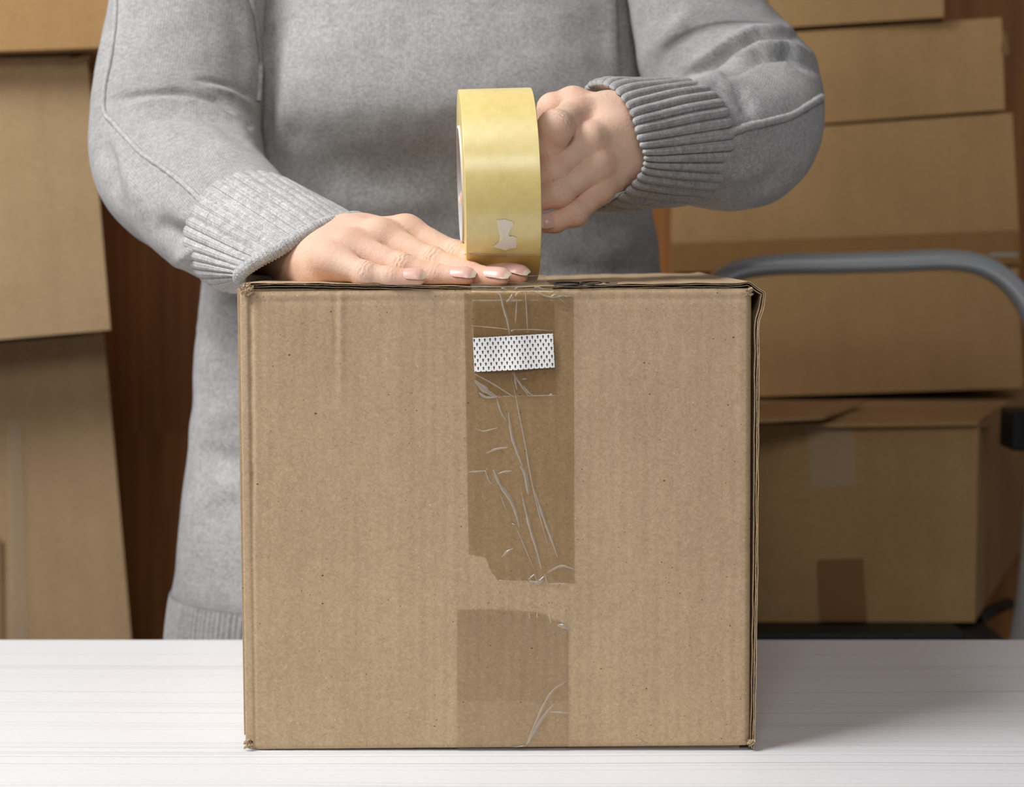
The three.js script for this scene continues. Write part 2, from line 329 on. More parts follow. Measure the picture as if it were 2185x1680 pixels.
part('torn_tab', slab([P(2134, 62, -1.0), P(2148, 70, -1.004), P(2152, 112, -1.002), P(2146, 120, -.998), P(2136, 108, -.992)], V(0, 0, -.004)), kR, R2.t);
const R1 = carton('narrow kraft carton on top of the pile beside the brown wall', [[1642, -330], [2010, -350], [2014, 36], [1640, 61]], -1.03, -.985, .3, kR);

// ---------------------------------------------------------------- step ladder that carries them
{
  const t = thing('step_ladder', 'folding step ladder with a curved grey steel handrail and black platform', 'ladder', [P(1850, 1363, -.7).x, 0, -.85]);
  const zh = -.64, fl = (px, z) => { const p = P(px, 1300, z); p.y = .012; return p; };
  part('handrail', tube([fl(1400, zh + .05), P(1440, 1200, zh), P(1462, 800, zh), P(1478, 690, zh), P(1508, 625, zh), P(1560, 582, zh), P(1640, 566, zh), P(1780, 562, zh), P(1920, 558, zh), P(2030, 555, zh), P(2095, 566, zh), P(2150, 600, zh), P(2195, 660, zh), P(2222, 760, zh), P(2245, 1000, zh), P(2262, 1300, zh), fl(2290, zh + .05)], .0112, 160, 16), M.steel, t);
  const a = P(1440, 1329, -.70), b = P(2062, 1329, -.70), zr = -1.12;
  part('platform', box(b.x - a.x, .022, .4, (a.x + b.x) / 2, PLAT_Y - .011, -.70 - .2, .004), M.blackPlastic, t);
  const e0 = P(2062, 1340, -.69), e1 = P(2152, 1362, -.69); part('platform_end_cap', box(e1.x - e0.x, .03, .09, (e0.x + e1.x) / 2, PLAT_Y - .021, -.735, .004), M.blackPlastic, t);
  part('brace', tube([P(2085, 1326, -.8), P(2112, 1306, -.83), P(2152, 1288, -.88)], .0075, 12, 8), M.blackPlastic, t);
  part('hinge_bracket', box(.05, .045, .05, P(2178, 915, -.78).x + .008, P(2178, 915, -.78).y, -.78, .004), M.blackPlastic, t);
  for (const s of [0, 1]) { const top = s ? P(2222, 905, -.8) : P(1462, 905, -.8), foot = V(s ? P(2062, 1363, -.8).x + .0 : P(1500, 1363, -.8).x, .012, -.98); part('rear_leg', tube([top, s ? P(2177, 1363, -.84) : top.clone().lerp(foot, .5), foot], .0125, 20, 12), M.aluminium, t); }
  for (const [y, z] of [[.21, -.67], [.4, -.68]]) part('tread', box(P(2250, 1300, z).x - P(1450, 1300, z).x, .022, .16, (P(2250, 1300, z).x + P(1450, 1300, z).x) / 2, y, z - .05, .004), M.blackPlastic, t);
}

// ---------------------------------------------------------------- the carton being taped
const BOX_D = .28;
const mainBox = thing('cardboard_box', 'large worn kraft cardboard box with clear tape, standing on the white table', 'box', [P(1060, 1600, 0).x, TABLE, -BOX_D / 2]);
const topY = P(1060, 614, 0).y;
const edgeL = y => lerp(505, 518, (y - 640) / 960), edgeR = y => lerp(1605, 1601, (y - 615) / 980);
const topEdge = x => lerp(622.5, 615.5, (x - 540) / 1060) - 1.5 * Math.sin((x - 540) / 1060 * Math.PI), botEdge = x => lerp(1601, 1592, (x - 540) / 1060);
function frontZ(x, y) { // relief of the front panel at a pixel, metres
  let z = 0;
  const l = x - edgeL(y), r = edgeR(y) - x;
  if (l < 30) z -= .0016 * Math.pow((30 - l) / 30, 2); if (l < 9) z -= .012 * Math.pow((9 - l) / 9, 2);
  if (r < 14) z -= .0042 * Math.pow((14 - r) / 14, 2);
  const t = y - topEdge(x), b = botEdge(x) - y;
  if (t < 8) z -= .0016 * Math.pow((8 - t) / 8, 2); if (b < 7) z -= .0016 * Math.pow((7 - b) / 7, 2);
  z -= .0011 * Math.exp(-Math.pow((t - 22) / 5, 2)) * .45;                                            // scored line below the top edge
  z -= .0016 * Math.exp(-Math.pow((l - 30 - 4 * nz(y * .01, 3)) / 5, 2)) * sstep(1150, 1000, y) * (.55 + .9 * nz(y * .012, 9)); // crushed fold beside the left corner
  z -= .0007 * Math.exp(-Math.pow((l - 27) / 4, 2));
  z += .0010 * Math.exp(-Math.pow((x - 727 - 5 * nz(y * .02, 1)) / 6, 2)) * sstep(980, 640, y) - .0008 * Math.exp(-Math.pow((x - 716) / 5, 2)) * sstep(900, 640, y);
  z += .00006 * Math.sin(x / 23.5 * 2 * Math.PI) + .0004 * nz(x * .006, y * .004, 2) + .00025 * nz(x * .03, y * .008, 5);
  z += .0007 * Math.exp(-Math.pow((r - 3) / 6, 2)) * Math.exp(-Math.pow((y - 1060) / 40, 2));
  return z;
}
const onBox = (x, y, lift = 0) => P(x, y, 0).setZ(frontZ(x, y) + lift);
{
  const uvm = (u, v, p) => [p.x + .05, p.y];
  const fine = t => t < .06 ? t / .06 * .12 * .5 : t; // more columns near the left corner
  const front = gridGeo(260, 200, (u, v) => {
    const uu = u < .25 ? u * .24 : u > .9 ? lerp(.954, 1, (u - .9) / .1) : lerp(.06, .954, (u - .25) / .65);
    const yg = lerp(1608, 614, v), x0 = edgeL(yg), x1 = edgeR(yg), x = lerp(x0, x1, uu), y = lerp(botEdge(x), topEdge(x), v);
    return onBox(x, y);
  }, uvm);
  { // the lower left corner is torn open: faces inside the outline are cut out
    const hole = [[523, 1582], [528, 1578], [536, 1579], [541, 1585], [540, 1595], [534, 1600.5], [525, 1600]], inside = ([x, y]) => { let c = false; for (let i = 0, k = hole.length - 1; i < hole.length; k = i++) { const [ax, ay] = hole[i], [bx, by] = hole[k]; if ((ay > y) !== (by > y) && x < (bx - ax) * (y - ay) / (by - ay) + ax) c = !c; } return c; };
    const p = front.attributes.position, ix = front.index.array, keep = [], c = V(0, 0, 0), q = V(0, 0, 0);
    for (let i = 0; i < ix.length; i += 3) { c.set(0, 0, 0); for (let k = 0; k < 3; k++) c.add(q.fromBufferAttribute(p, ix[i + k])); if (!inside(toPx(c.divideScalar(3)))) keep.push(ix[i], ix[i + 1], ix[i + 2]); }
    front.setIndex(keep);
  }
  part('front_panel', front, M.kraft, mainBox);
  const xl = P(507, 1000, -.013).x, xr = P(1602, 1000, -.005).x, yT = P(1000, 624, -.006).y;
  const inner = P(1000, 622, 0).y;
  part('back_panel', boxUV(box(xr - xl, inner - TABLE - .008, .004, (xl + xr) / 2, (inner + TABLE + .004) / 2, -BOX_D + .002)), M.kraft, mainBox);
  part('left_panel', boxUV(box(.004, inner - TABLE - .008, BOX_D - .02, xl + .003, (inner + TABLE + .004) / 2, -BOX_D / 2 - .006)), M.kraft, mainBox);
  part('right_panel', boxUV(box(.0035, inner - TABLE - .008, BOX_D - .01, xr - .004, (inner + TABLE + .004) / 2, -BOX_D / 2 - .004)), M.kraft, mainBox);
  part('bottom_flap', boxUV(box(xr - xl - .01, .0035, BOX_D / 2 - .004, (xl + xr) / 2, TABLE + .0018, -BOX_D * .25 - .004)), M.kraft, mainBox);
  part('bottom_flap', boxUV(box(xr - xl - .01, .0035, BOX_D / 2 - .004, (xl + xr) / 2, TABLE + .0018, -BOX_D * .75 + .001)), M.kraft, mainBox);
  // inner front flap, just under the top sheet
  const yi = P(1000, 617, -.004).y;
  part('inner_flap', boxUV(box(xr - xl - .006, .003, .11, (xl + xr) / 2, yi - .0012, -.004 - .055)), M.kraft, mainBox);
  // outer sheet: over the top, bent at the right corner, down the right side; two liners with fluting between
  const path = [[516, 610], [545, 608.5], [600, 608], [680, 608.5], [760, 610], [860, 613], [960, 615], [1060, 616.5], [1140, 616], [1220, 613.5], [1320, 610.5], [1420, 609], [1500, 608], [1560, 608.5], [1585, 606.5], [1597, 605], [1610, 614], [1622, 622], [1629, 626], [1628, 640], [1624, 662], [1618, 680], [1616, 694], [1616, 760], [1615, 900], [1614, 1010], [1613, 1200], [1610, 1400], [1607.5, 1540], [1605, 1588], [1603, 1598]].map(a => P(a[0], a[1], 0));
  const curve = new THREE.CatmullRomCurve3(path, false, 'centripetal'), NS = 420, pts = curve.getSpacedPoints(NS);
  const nrm = pts.map((p, i) => { const a = pts[Math.max(0, i - 1)], b = pts[Math.min(NS, i + 1)]; return V(-(b.y - a.y), b.x - a.x, 0).normalize(); });
  const sheet = (name, off, th, zf, rag, mat, wave = 0) => {
    const arc = []; let s = 0; pts.forEach((p, i) => { if (i) s += p.distanceTo(pts[i - 1]); arc.push(s); });
    const ring = (i) => {
      const o = off + wave * Math.sin(arc[i] / .0062 * 2 * Math.PI) + .00045 * nz(arc[i] * 70, off * 900, 4), p = pts[i], n = nrm[i];
      const f = zf + rag * (nz(arc[i] * 90, off * 700, 1) + .6 * nz(arc[i] * 400, off * 700, 2)) + (arc[i] < .07 ? rag * 1.5 * nz(arc[i] * 300, 5, off * 500) : 0);
      return [p.clone().addScaledVector(n, o + th / 2).setZ(f), p.clone().addScaledVector(n, o - th / 2).setZ(f), f];
    };
    const nv = 5, cols = [];
    const g = gridGeo(NS, 5, (u, v, i, j) => {
      const [a, b] = ring(i); const zb = -BOX_D;
      const sag = (z) => -.0000;
      if (j === 0) return b.clone().setZ(zb); if (j === 1) return b.clone().setZ(b.z - .02); if (j === 2) return b; if (j === 3) return a; if (j === 4) return a.clone().setZ(a.z - .02);
      return a.clone().setZ(zb);
    }, (u, v, p) => [arc[Math.round(u * NS)], p.z]);
    const q = g.toNonIndexed(); q.computeVertexNormals();
    return part(name, q, mat, mainBox);
  };
  sheet('top_outer_liner', .0012, .0004, .0004, .0006, M.kraft);
  sheet('top_inner_liner', -.0013, .0004, -.0014, .0008, M.kraft);
  sheet('top_fluting', .0002, .0005, -.0009, .0012, M.kraft, .00005);
  // rear half of the closed lid lies over it with a pen mark
  const ink = std({ color: 0x2b2a2c, roughness: .6 }), lv = topY + .0022;
  for (const [cx, cy, w, h, a0, a1] of [[1212, 606, 30, 3, 0, 5.6], [1262, 604.5, 22, 2.4, .4, 6.2], [1305, 605, 12, 1.6, 0, 4.2]])
    part('pen_mark', tube([...Array(9)].map((_, k) => { const a = lerp(a0, a1, k / 8), o = onLevel(cx + w * Math.cos(a), cy + h * Math.sin(a), lv); return o; }), .0006, 30, 5), ink, mainBox);
  // crushed top left corner and open bottom left corner: torn shreds
  const shred = (cx, cy, n, sp, z, mats) => {
    for (let k = 0; k < n; k++) {
      const x = cx + (rnd() - .5) * sp, y = cy + (rnd() - .5) * sp * .9, c = P(x, y, z + rnd() * .002), L = .0009 + rnd() * .0016, a = rnd() * 6.28;
      const p = [0, 1, 2, 3].map(q => c.clone().add(V(Math.cos(a + q * (rnd() - .5)) * L * (q / 3 - .5) * 2, Math.sin(a + q * .6) * L * (q / 3 - .5) * 1.6, (rnd() - .5) * .0016)));
      const w = .0003 + rnd() * .0006; p.forEach(v => { v.y = Math.max(v.y, TABLE + .0012); });
      const cv = new THREE.CatmullRomCurve3(p);
      const g = gridGeo(6, 2, (u, v) => cv.getPoint(u).add(V(0, (v - .5) * 2 * w, Math.sin(v * Math.PI) * .0005)));
      part('torn_shred', g, mats[k % mats.length], mainBox);
    }
  };
  shred(527, 618, 60, 22, .0005, [M.kraft, M.kraft, M.kraft]);
  shred(531, 1589, 26, 16, -.0008, [M.kraft, M.kraft]);
  shred(1599, 622, 16, 13, -.0005, [M.kraft, M.kraft]);
  shred(1602, 1586, 16, 11, -.0005, [M.kraft, M.kraft]);
}
// a film following the relief of the front panel inside a pixel outline
function filmOnBox(outline, lift, wrinkle = .00012, step = 7) {
  const xs = outline.map(p => p[0]), ys = outline.map(p => p[1]), x0 = Math.min(...xs), x1 = Math.max(...xs), y0 = Math.min(...ys), y1 = Math.max(...ys);
  const rowSpan = (y) => { const c = []; for (let i = 0; i < outline.length; i++) { const [ax, ay] = outline[i], [bx, by] = outline[(i + 1) % outline.length]; if ((ay <= y && by > y) || (by <= y && ay > y)) c.push(ax + (bx - ax) * (y - ay) / (by - ay)); } c.sort((a, b) => a - b); return c.length >= 2 ? [c[0], c[c.length - 1]] : [x0, x1]; };
  const nv = Math.ceil((y1 - y0) / step), nu = Math.ceil((x1 - x0) / step);
  return gridGeo(nu, nv, (u, v) => { const y = lerp(y1 - .01, y0 + .01, v), [a, b] = rowSpan(y), x = lerp(a, b, u); return onBox(x, y, lift + wrinkle * (nz(x * .05, y * .03, 7) + .6 * nz(x * .15, y * .1, 8))); });
}
const poly = (pts, ox, oy, s) => pts.map(([x, y]) => [ox + x / s, oy + y / s]);
function creaseOnBox(parent, pts, w, lift, mat, amp = .0006) { // a raised pucker of the film
  const c = new THREE.CatmullRomCurve3(pts.map(([x, y]) => V(x, y, 0)), false, 'centripetal'), n = Math.max(6, Math.round(c.getLength() / 7)), q = c.getSpacedPoints(n);
  const g = gridGeo(n, 4, (u, v, i, j) => {
    const a = q[Math.max(0, i - 1)], b = q[Math.min(n, i + 1)], t = b.clone().sub(a).normalize(), k = (v - .5) * w * (.35 + .65 * Math.sin(Math.PI * clamp(u, .02, .98))) * (.75 + .5 * nz(u * 9, w, 3));
    return onBox(q[i].x - t.y * k, q[i].y + t.x * k, lift + amp * (1 - Math.abs(v - .5) * 2) * Math.sin(Math.PI * clamp(u, .05, .95)));
  });
  return part('crease', g, mat, parent);
}
const oldTape = part('tape_strip', filmOnBox([[990, 624], [1224, 627], [1226, 1246], [1066, 1245], [1047, 1218], [1034, 1186], [1000, 1184]], .00035), M.filmOld, mainBox, 'wide strip of old clear tape, wrinkled');
{
  const Z5 = l => poly(l, 960, 880, 4), Z4 = l => poly(l, 960, 600, 5.6), c = (l, w, m = M.crease, a) => creaseOnBox(oldTape, l, w, .0006, m, a);
  c(Z5([[520, -300], [560, -150], [590, 0], [640, 250], [690, 540], [735, 750], [770, 890], [835, 1130]]), 5);
  c(Z5([[400, -120], [440, 0], [480, 70]]), 6); c(Z5([[500, 0], [530, 200], [575, 340], [620, 460]]), 9); c(Z5([[610, 680], [650, 850], [690, 1010], [740, 1170], [780, 1340]]), 8);
  c(Z5([[300, 490], [345, 600], [380, 625]]), 5); c(Z5([[370, 490], [430, 620], [520, 750], [560, 850], [590, 970]]), 11); c(Z5([[560, 970], [640, 1150], [720, 1340]]), 4, M.crease); c(Z5([[430, 700], [495, 860]]), 4);
  c(Z5([[310, 350], [400, 312], [490, 300]]), 7); c(Z5([[160, 510], [300, 500]]), 5); c(Z5([[410, 525], [460, 508], [530, 500]]), 5); c(Z5([[600, 460], [640, 520], [670, 700]]), 12);
  c(Z5([[668, 1430], [722, 1382]]), 5, M.crease, .001); c(Z5([[722, 1382], [752, 1442], [802, 1400]]), 6, M.crease, .0012); c(Z5([[802, 1380], [820, 1410], [832, 1462]]), 5, M.crease, .001); c(Z5([[680, 1440], [760, 1455], [800, 1430]]), 9);
  c(Z5([[830, 1370], [900, 1330], [960, 1310], [1060, 1340]]), 7); c(Z5([[440, 1240], [490, 1190], [540, 1160]]), 6); c(Z5([[830, 1465], [1000, 1463]]), 3); c(Z5([[530, 950], [560, 962]]), 5, M.crease, .001);
  c(Z5([[700, 600], [740, 720], [800, 900], [880, 1120], [920, 1240]]), 8); c(Z5([[220, 130], [265, 160], [410, 132]]), 4);
}
const baseTape = part('tape_strip', filmOnBox([[975, 1300], [1065, 1300], [1068, 1316], [1127, 1316], [1127, 1305], [1150, 1305], [1178, 1320], [1205, 1330], [1213, 1345], [1213, 1496], [975, 1496]], .00035), M.filmOld, mainBox, 'square of old clear tape near the base');
const baseTapeLoose = part('tape_strip', filmOnBox([[975, 1496], [1213, 1496], [1213, 1598], [975, 1598]], .0005), M.film, mainBox, 'loose end of clear tape running under the box');
{
  const Z = l => poly(l, 940, 1270, 4.54), c = (p, l, w, m = M.crease, a) => creaseOnBox(p, l, w, .0007, m, a);
  c(baseTapeLoose, Z([[830, 1450], [900, 1290], [1000, 1060], [1090, 920], [1210, 840]]), 7, M.crease); c(baseTapeLoose, Z([[840, 1440], [960, 1230], [1030, 1130], [1090, 1060]]), 10);
  c(baseTapeLoose, Z([[1060, 1130], [1240, 1140]]), 6); c(baseTape, Z([[1130, 290], [1190, 300], [1242, 330]]), 12); c(baseTape, Z([[1165, 240], [1242, 300]]), 4, M.crease); c(baseTapeLoose, Z([[700, 1480], [830, 1455]]), 5);
  c(baseTape, Z([[860, 160], [865, 230]]), 5); c(baseTape, Z([[935, 160], [940, 230]]), 5); c(baseTape, Z([[1050, 180], [1075, 270]]), 6);
  const a = P(976, 1597, .0006), b = P(1212, 1597, .0006);
  part('tape_strip', gridGeo(24, 3, (u, v) => V(lerp(a.x, b.x, u), lerp(TABLE + .0004, a.y, v), .0006 - .002 * (1 - v) + .0004 * nz(u * 9, v * 2))), M.film, mainBox, 'clear tape folding under the base');
}

// ---------------------------------------------------------------- the roll of tape
const ROLL_R = .0655, ROLL_IN = .0385, ROLL_W = .0492, ROLL_C = P(1061, 400, -.0655);
const tapeRoll = thing('tape_roll', 'roll of yellowish clear packing tape held upright on the box', 'tape roll', [ROLL_C.x, ROLL_C.y, ROLL_C.z]);
{
  tapeRoll.position.y = Math.max(ROLL_C.y, topY + .0016 + ROLL_R);
  const turn = new THREE.Group(); // the roll leans a little and shows its left side
  const rot = new THREE.Euler(0, .066, .032, 'YXZ');
  const S = 512, col = new Uint8Array(S * S * 4), bmp = new Uint8Array(S * S * 4), n1 = tileNoise(S, 5, 41), n2 = tileNoise(S, 160, 42), n3 = tileNoise(S, 24, 43), sc = new Float32Array(S * S);
  for (let k = 0; k < 2600; k++) { let x = rnd() * S, y = rnd() * S, a = rnd() * 6.28; const L = 8 + rnd() * 20, s = rnd() * .8; for (let q = 0; q < L; q++) { sc[((y & (S - 1)) * S + (x & (S - 1))) | 0] += s; x = (x + Math.cos(a) + S) % S; y = (y + Math.sin(a) + S) % S; a += (rnd() - .5) * .6; } }
  for (let y = 0; y < S; y++) for (let x = 0; x < S; x++) {
    const i = y * S + x, st = n2[(y >> 5) * S + x], v = (n1[i] - .5) * 10 + (st - .5) * 3 + (n3[i] - .5) * 8 + sc[i] * 10;
    col[4 * i] = clamp(236 + v, 0, 255); col[4 * i + 1] = clamp(213 + v, 0, 255); col[4 * i + 2] = clamp(136 + v * 1.2, 0, 255); col[4 * i + 3] = 255;
    const h = clamp(120 + (n3[i] - .5) * 60 + sc[i] * 30 + (st - .5) * 8, 0, 255); bmp[4 * i] = bmp[4 * i + 1] = bmp[4 * i + 2] = h; bmp[4 * i + 3] = 255;
  }
  const amber = phy({ map: dataTex(S, S, col, true, 1 / .09, 1 / .09), bumpMap: dataTex(S, S, bmp, false, 1 / .09, 1 / .09), bumpScale: .00006, roughness: .4, anisotropy: .85, ior: 1.9, clearcoat: .15, clearcoatRoughness: .2 });
  const w = ROLL_W / 2, e = .0006;
  const lathe = (prof, seg = 128) => { const g = new THREE.LatheGeometry(prof.map(([r, y]) => new THREE.Vector2(r, y)), seg); const uv = g.attributes.uv, p = g.attributes.position; for (let i = 0; i < uv.count; i++) uv.setXY(i, p.getY(i), uv.getX(i) * 2 * Math.PI * ROLL_R); g.rotateZ(Math.PI / 2); return g; };
  const add = (n, g, m, lab) => { const o = new THREE.Mesh(g, m); o.name = n; o.rotation.copy(rot); o.castShadow = o.receiveShadow = true; tapeRoll.add(o); if (lab) o.userData.label = lab; return o; };
  add('wound_tape', lathe([[ROLL_IN + .003, -w], [ROLL_R - e, -w], [ROLL_R, -w + e], [ROLL_R, w - e], [ROLL_R - e, w], [ROLL_IN + .003, w]].reverse()), amber);
  add('core', lathe([[ROLL_IN, -w - .0012], [ROLL_IN + .003, -w - .0012], [ROLL_IN + .003, w + .0012], [ROLL_IN, w + .0012], [ROLL_IN, -w - .0012]].reverse()), std({ color: 0xd2cec8, roughness: .9 }), 'white paperboard core');
  // torn paper stuck to the outside and the line where the film lifts
  const onRoll = (px, py, lift) => { // pixel -> angle and side on the cylinder (untilted roll frame)
    const c = tapeRoll.position, q = new THREE.Quaternion().setFromEuler(rot).invert(), o = V(0, CAM_Y, DIST).sub(c).applyQuaternion(q), d = P(px, py, 0).sub(V(0, CAM_Y, DIST)).normalize().applyQuaternion(q);
    const R = ROLL_R + lift, A = d.y * d.y + d.z * d.z, B = o.y * d.y + o.z * d.z, C = o.y * o.y + o.z * o.z - R * R, D = B * B - A * C, t = (-B - Math.sqrt(Math.max(0, D))) / A; return o.addScaledVector(d, t);
  };
  const paper = [[1060, 470], [1078, 468], [1094, 474], [1096, 482], [1088, 492], [1087, 506], [1096, 504], [1103, 508], [1102, 529], [1088, 531], [1078, 535], [1066, 531], [1051, 527], [1064, 517], [1067, 505], [1062, 488]];
  const rim = paper.map(([x, y]) => onRoll(x, y, .0004)), mid = onRoll(1079, 505, .0007);
  const tri = []; const uvp = []; const put = p => { tri.push(p.x, p.y, p.z); uvp.push(p.x, p.y); };
  for (let i = 0; i < rim.length; i++) { const a = rim[i], b = rim[(i + 1) % rim.length], ma = a.clone().lerp(mid, .5).add(V(0, 0, .0003)), mb = b.clone().lerp(mid, .5).add(V(0, 0, .0003)); put(a); put(b); put(mb); put(a); put(mb); put(ma); put(ma); put(mb); put(mid); }
  const pg = new THREE.BufferGeometry(); pg.setAttribute('position', new THREE.Float32BufferAttribute(tri, 3)); pg.setAttribute('uv', new THREE.Float32BufferAttribute(uvp, 2)); pg.computeVertexNormals();
  const patch = new THREE.Mesh(pg, std({ color: 0xf2e8d0, roughness: .9 })); patch.name = 'torn_paper'; patch.rotation.copy(rot); patch.userData.label = 'torn white paper scrap'; tapeRoll.add(patch);
  // the film runs from the roll, under the fingers, over the front edge of the box and down its front
  const fl = [], fr = [];
  const q = new THREE.Quaternion().setFromEuler(rot), W = p => p.applyQuaternion(q).add(tapeRoll.position);
  fl.push(W(onRoll(992, 543, .0003))); fr.push(W(onRoll(1152, 545, .0003)));
  fl.push(W(onRoll(993, 568, .0005))); fr.push(W(onRoll(1154, 568, .0007)));
  const ty = topY + .0022;
  fl.push(V(P(998, 600, -.04).x, ty + .0045, -.037)); fr.push(V(P(1163, 600, -.04).x, ty + .0045, -.037));
  fl.push(V(P(1001, 606, -.02).x, ty + .0006, -.022)); fr.push(V(P(1168, 606, -.02).x, ty + .0006, -.022));
  fl.push(V(P(1004, 612, -.004).x, ty + .0004, -.004)); fr.push(V(P(1172, 612, -.004).x, ty + .0004, -.004));
  fl.push(P(1006, 622, .0012)); fr.push(P(1180, 620, .0012));
  fl.push(onBox(1008, 640, .0012)); fr.push(onBox(1182, 640, .0012));
  const cl = new THREE.CatmullRomCurve3(fl, false, 'centripetal'), cr = new THREE.CatmullRomCurve3(fr, false, 'centripetal');
  const filmNew = phy({ color: 0xfcf4dc, transmission: .92, thickness: 0, roughness: .12, ior: 1.48 });
  const film = part('tape_film', gridGeo(20, 60, (u, v) => cl.getPoint(1 - v).lerp(cr.getPoint(1 - v), u).add(V(0, .0003 * nz(u * 6, v * 8), .0005 * nz(u * 8, v * 5, 3)))), filmNew, tapeRoll, 'clear film drawn off the roll');
  const seamL = [...Array(9)].map((_, k) => W(onRoll(lerp(990, 1152, k / 8), 543 + 2 * k / 8, .0005)));
  part('film_edge', tube(seamL, .0004, 24, 5), M.crease, tapeRoll);
  const end = part('tape_end', filmOnBox([[1008, 640], [1182, 640], [1187, 843], [1150, 845], [1022, 850], [1014, 800], [1010, 720]], .0008), M.film, tapeRoll, 'end of the fresh tape stuck to the front of the box');
  const Z4 = l => poly(l, 960, 600, 5.6), c = (l, ww, m = M.crease, a) => creaseOnBox(end, l, ww, .001, m, a);
  c(Z4([[610, 200], [640, 320], [690, 480], [715, 640]]), 7); c(Z4([[800, 200], [792, 400], [780, 500]]), 4); c(Z4([[905, 150], [920, 400], [930, 620]]), 4); c(Z4([[270, 535], [500, 555], [730, 580]]), 3); c(Z4([[730, 580], [1000, 580], [1230, 595]]), 3); c(Z4([[270, 540], [280, 680]]), 3);
  c(Z4([[300, 1110], [500, 1220], [770, 1390]]), 5); c(Z4([[740, 1080], [850, 1240], [940, 1370]]), 6); c(Z4([[880, 1250], [950, 1340], [1010, 1372]]), 5); c(Z4([[920, 1372], [1260, 1365]]), 3); c(Z4([[860, 1170], [920, 1165]]), 5); c(Z4([[770, 1070], [780, 1180], [800, 1300]]), 5); c(Z4([[730, 600], [760, 590]]), 5, M.crease);
  c(Z4([[300, 1190], [420, 1300], [560, 1390]]), 16); c(Z4([[345, 1330], [420, 1385], [540, 1390]]), 8, M.crease);
  // bright puckers where the film bends over the edge
  for (const [l, ww] of [[[[560, 140], [600, 160], [640, 300]], 7], [[[675, 250], [710, 220], [745, 160]], 8], [[[780, 185], [805, 150], [835, 135]], 7], [[[745, 230], [755, 180]], 4], [[[890, 110], [905, 160], [908, 260]], 4], [[[980, 112], [1080, 150], [1160, 185]], 5], [[[1100, 170], [1230, 192], [1330, 178], [1445, 180]], 6], [[[1200, 190], [1250, 165], [1280, 160]], 7], [[[1300, 200], [1410, 295]], 2.5]])
    creaseOnBox(end, Z4(l), ww, .0016, M.crease, .0012);
  for (const [x0, x1, y0, y1] of [[1070, 1082, 615, 620], [1098, 1110, 617, 613], [1140, 1160, 613, 617]])
    part('crease', tube([P(x0, y0, .0026), P((x0 + x1) / 2, (y0 + y1) / 2 - 2, .0034), P(x1, y1, .0026)], .00035, 8, 5), M.crease, tapeRoll);
  // printed tab on the end: rows of small arrows
  const C = document.createElement('canvas'); C.width = 1020; C.height = 432; const x = C.getContext('2d'); x.fillStyle = '#efedea'; x.fillRect(0, 0, 1020, 432); x.fillStyle = '#1d1512';
  const pitch = 67.4, rp = 51;
  for (let r = -1; r < 10; r++) for (let k = -1; k < 17; k++) {
    const ax = 16 + k * pitch + (((r % 2) + 2) % 2) * pitch / 2, ay = 32 + r * rp;
    x.beginPath(); x.moveTo(ax, ay - 22); x.lineTo(ax + 16, ay - 1); x.lineTo(ax + 6.5, ay - 1); x.lineTo(ax + 6.5, ay + 22); x.lineTo(ax - 6.5, ay + 22); x.lineTo(ax - 6.5, ay - 1); x.lineTo(ax - 16, ay - 1); x.closePath(); x.fill();
  }
  const tt = new THREE.CanvasTexture(C); tt.colorSpace = THREE.SRGBColorSpace;
  const [TL, TR, BR, BL] = [[1009, 721], [1179.5, 711.5], [1183.5, 784], [1012.5, 793.5]].map(([a, b]) => onBox(a, b));
  const g = gridGeo(40, 16, (u, v) => BL.clone().lerp(BR, u).lerp(TL.clone().lerp(TR, u), v).add(V(0, 0, .0019 + .0022 * Math.pow(1 - v, 2) * Math.sin(Math.PI * u) + .0004 * Math.sin(u * 14))), (u, v) => [u, v]);
  part('printed_tab', g, std({ map: tt, roughness: .6 }), end, 'white paper tab printed with rows of small black arrows');
}

// ---------------------------------------------------------------- the person
const person = thing('person', 'person in a grey knitted sweater pressing tape down on the box', 'person', [P(920, 1363, -.45).x, 0, -.45]);
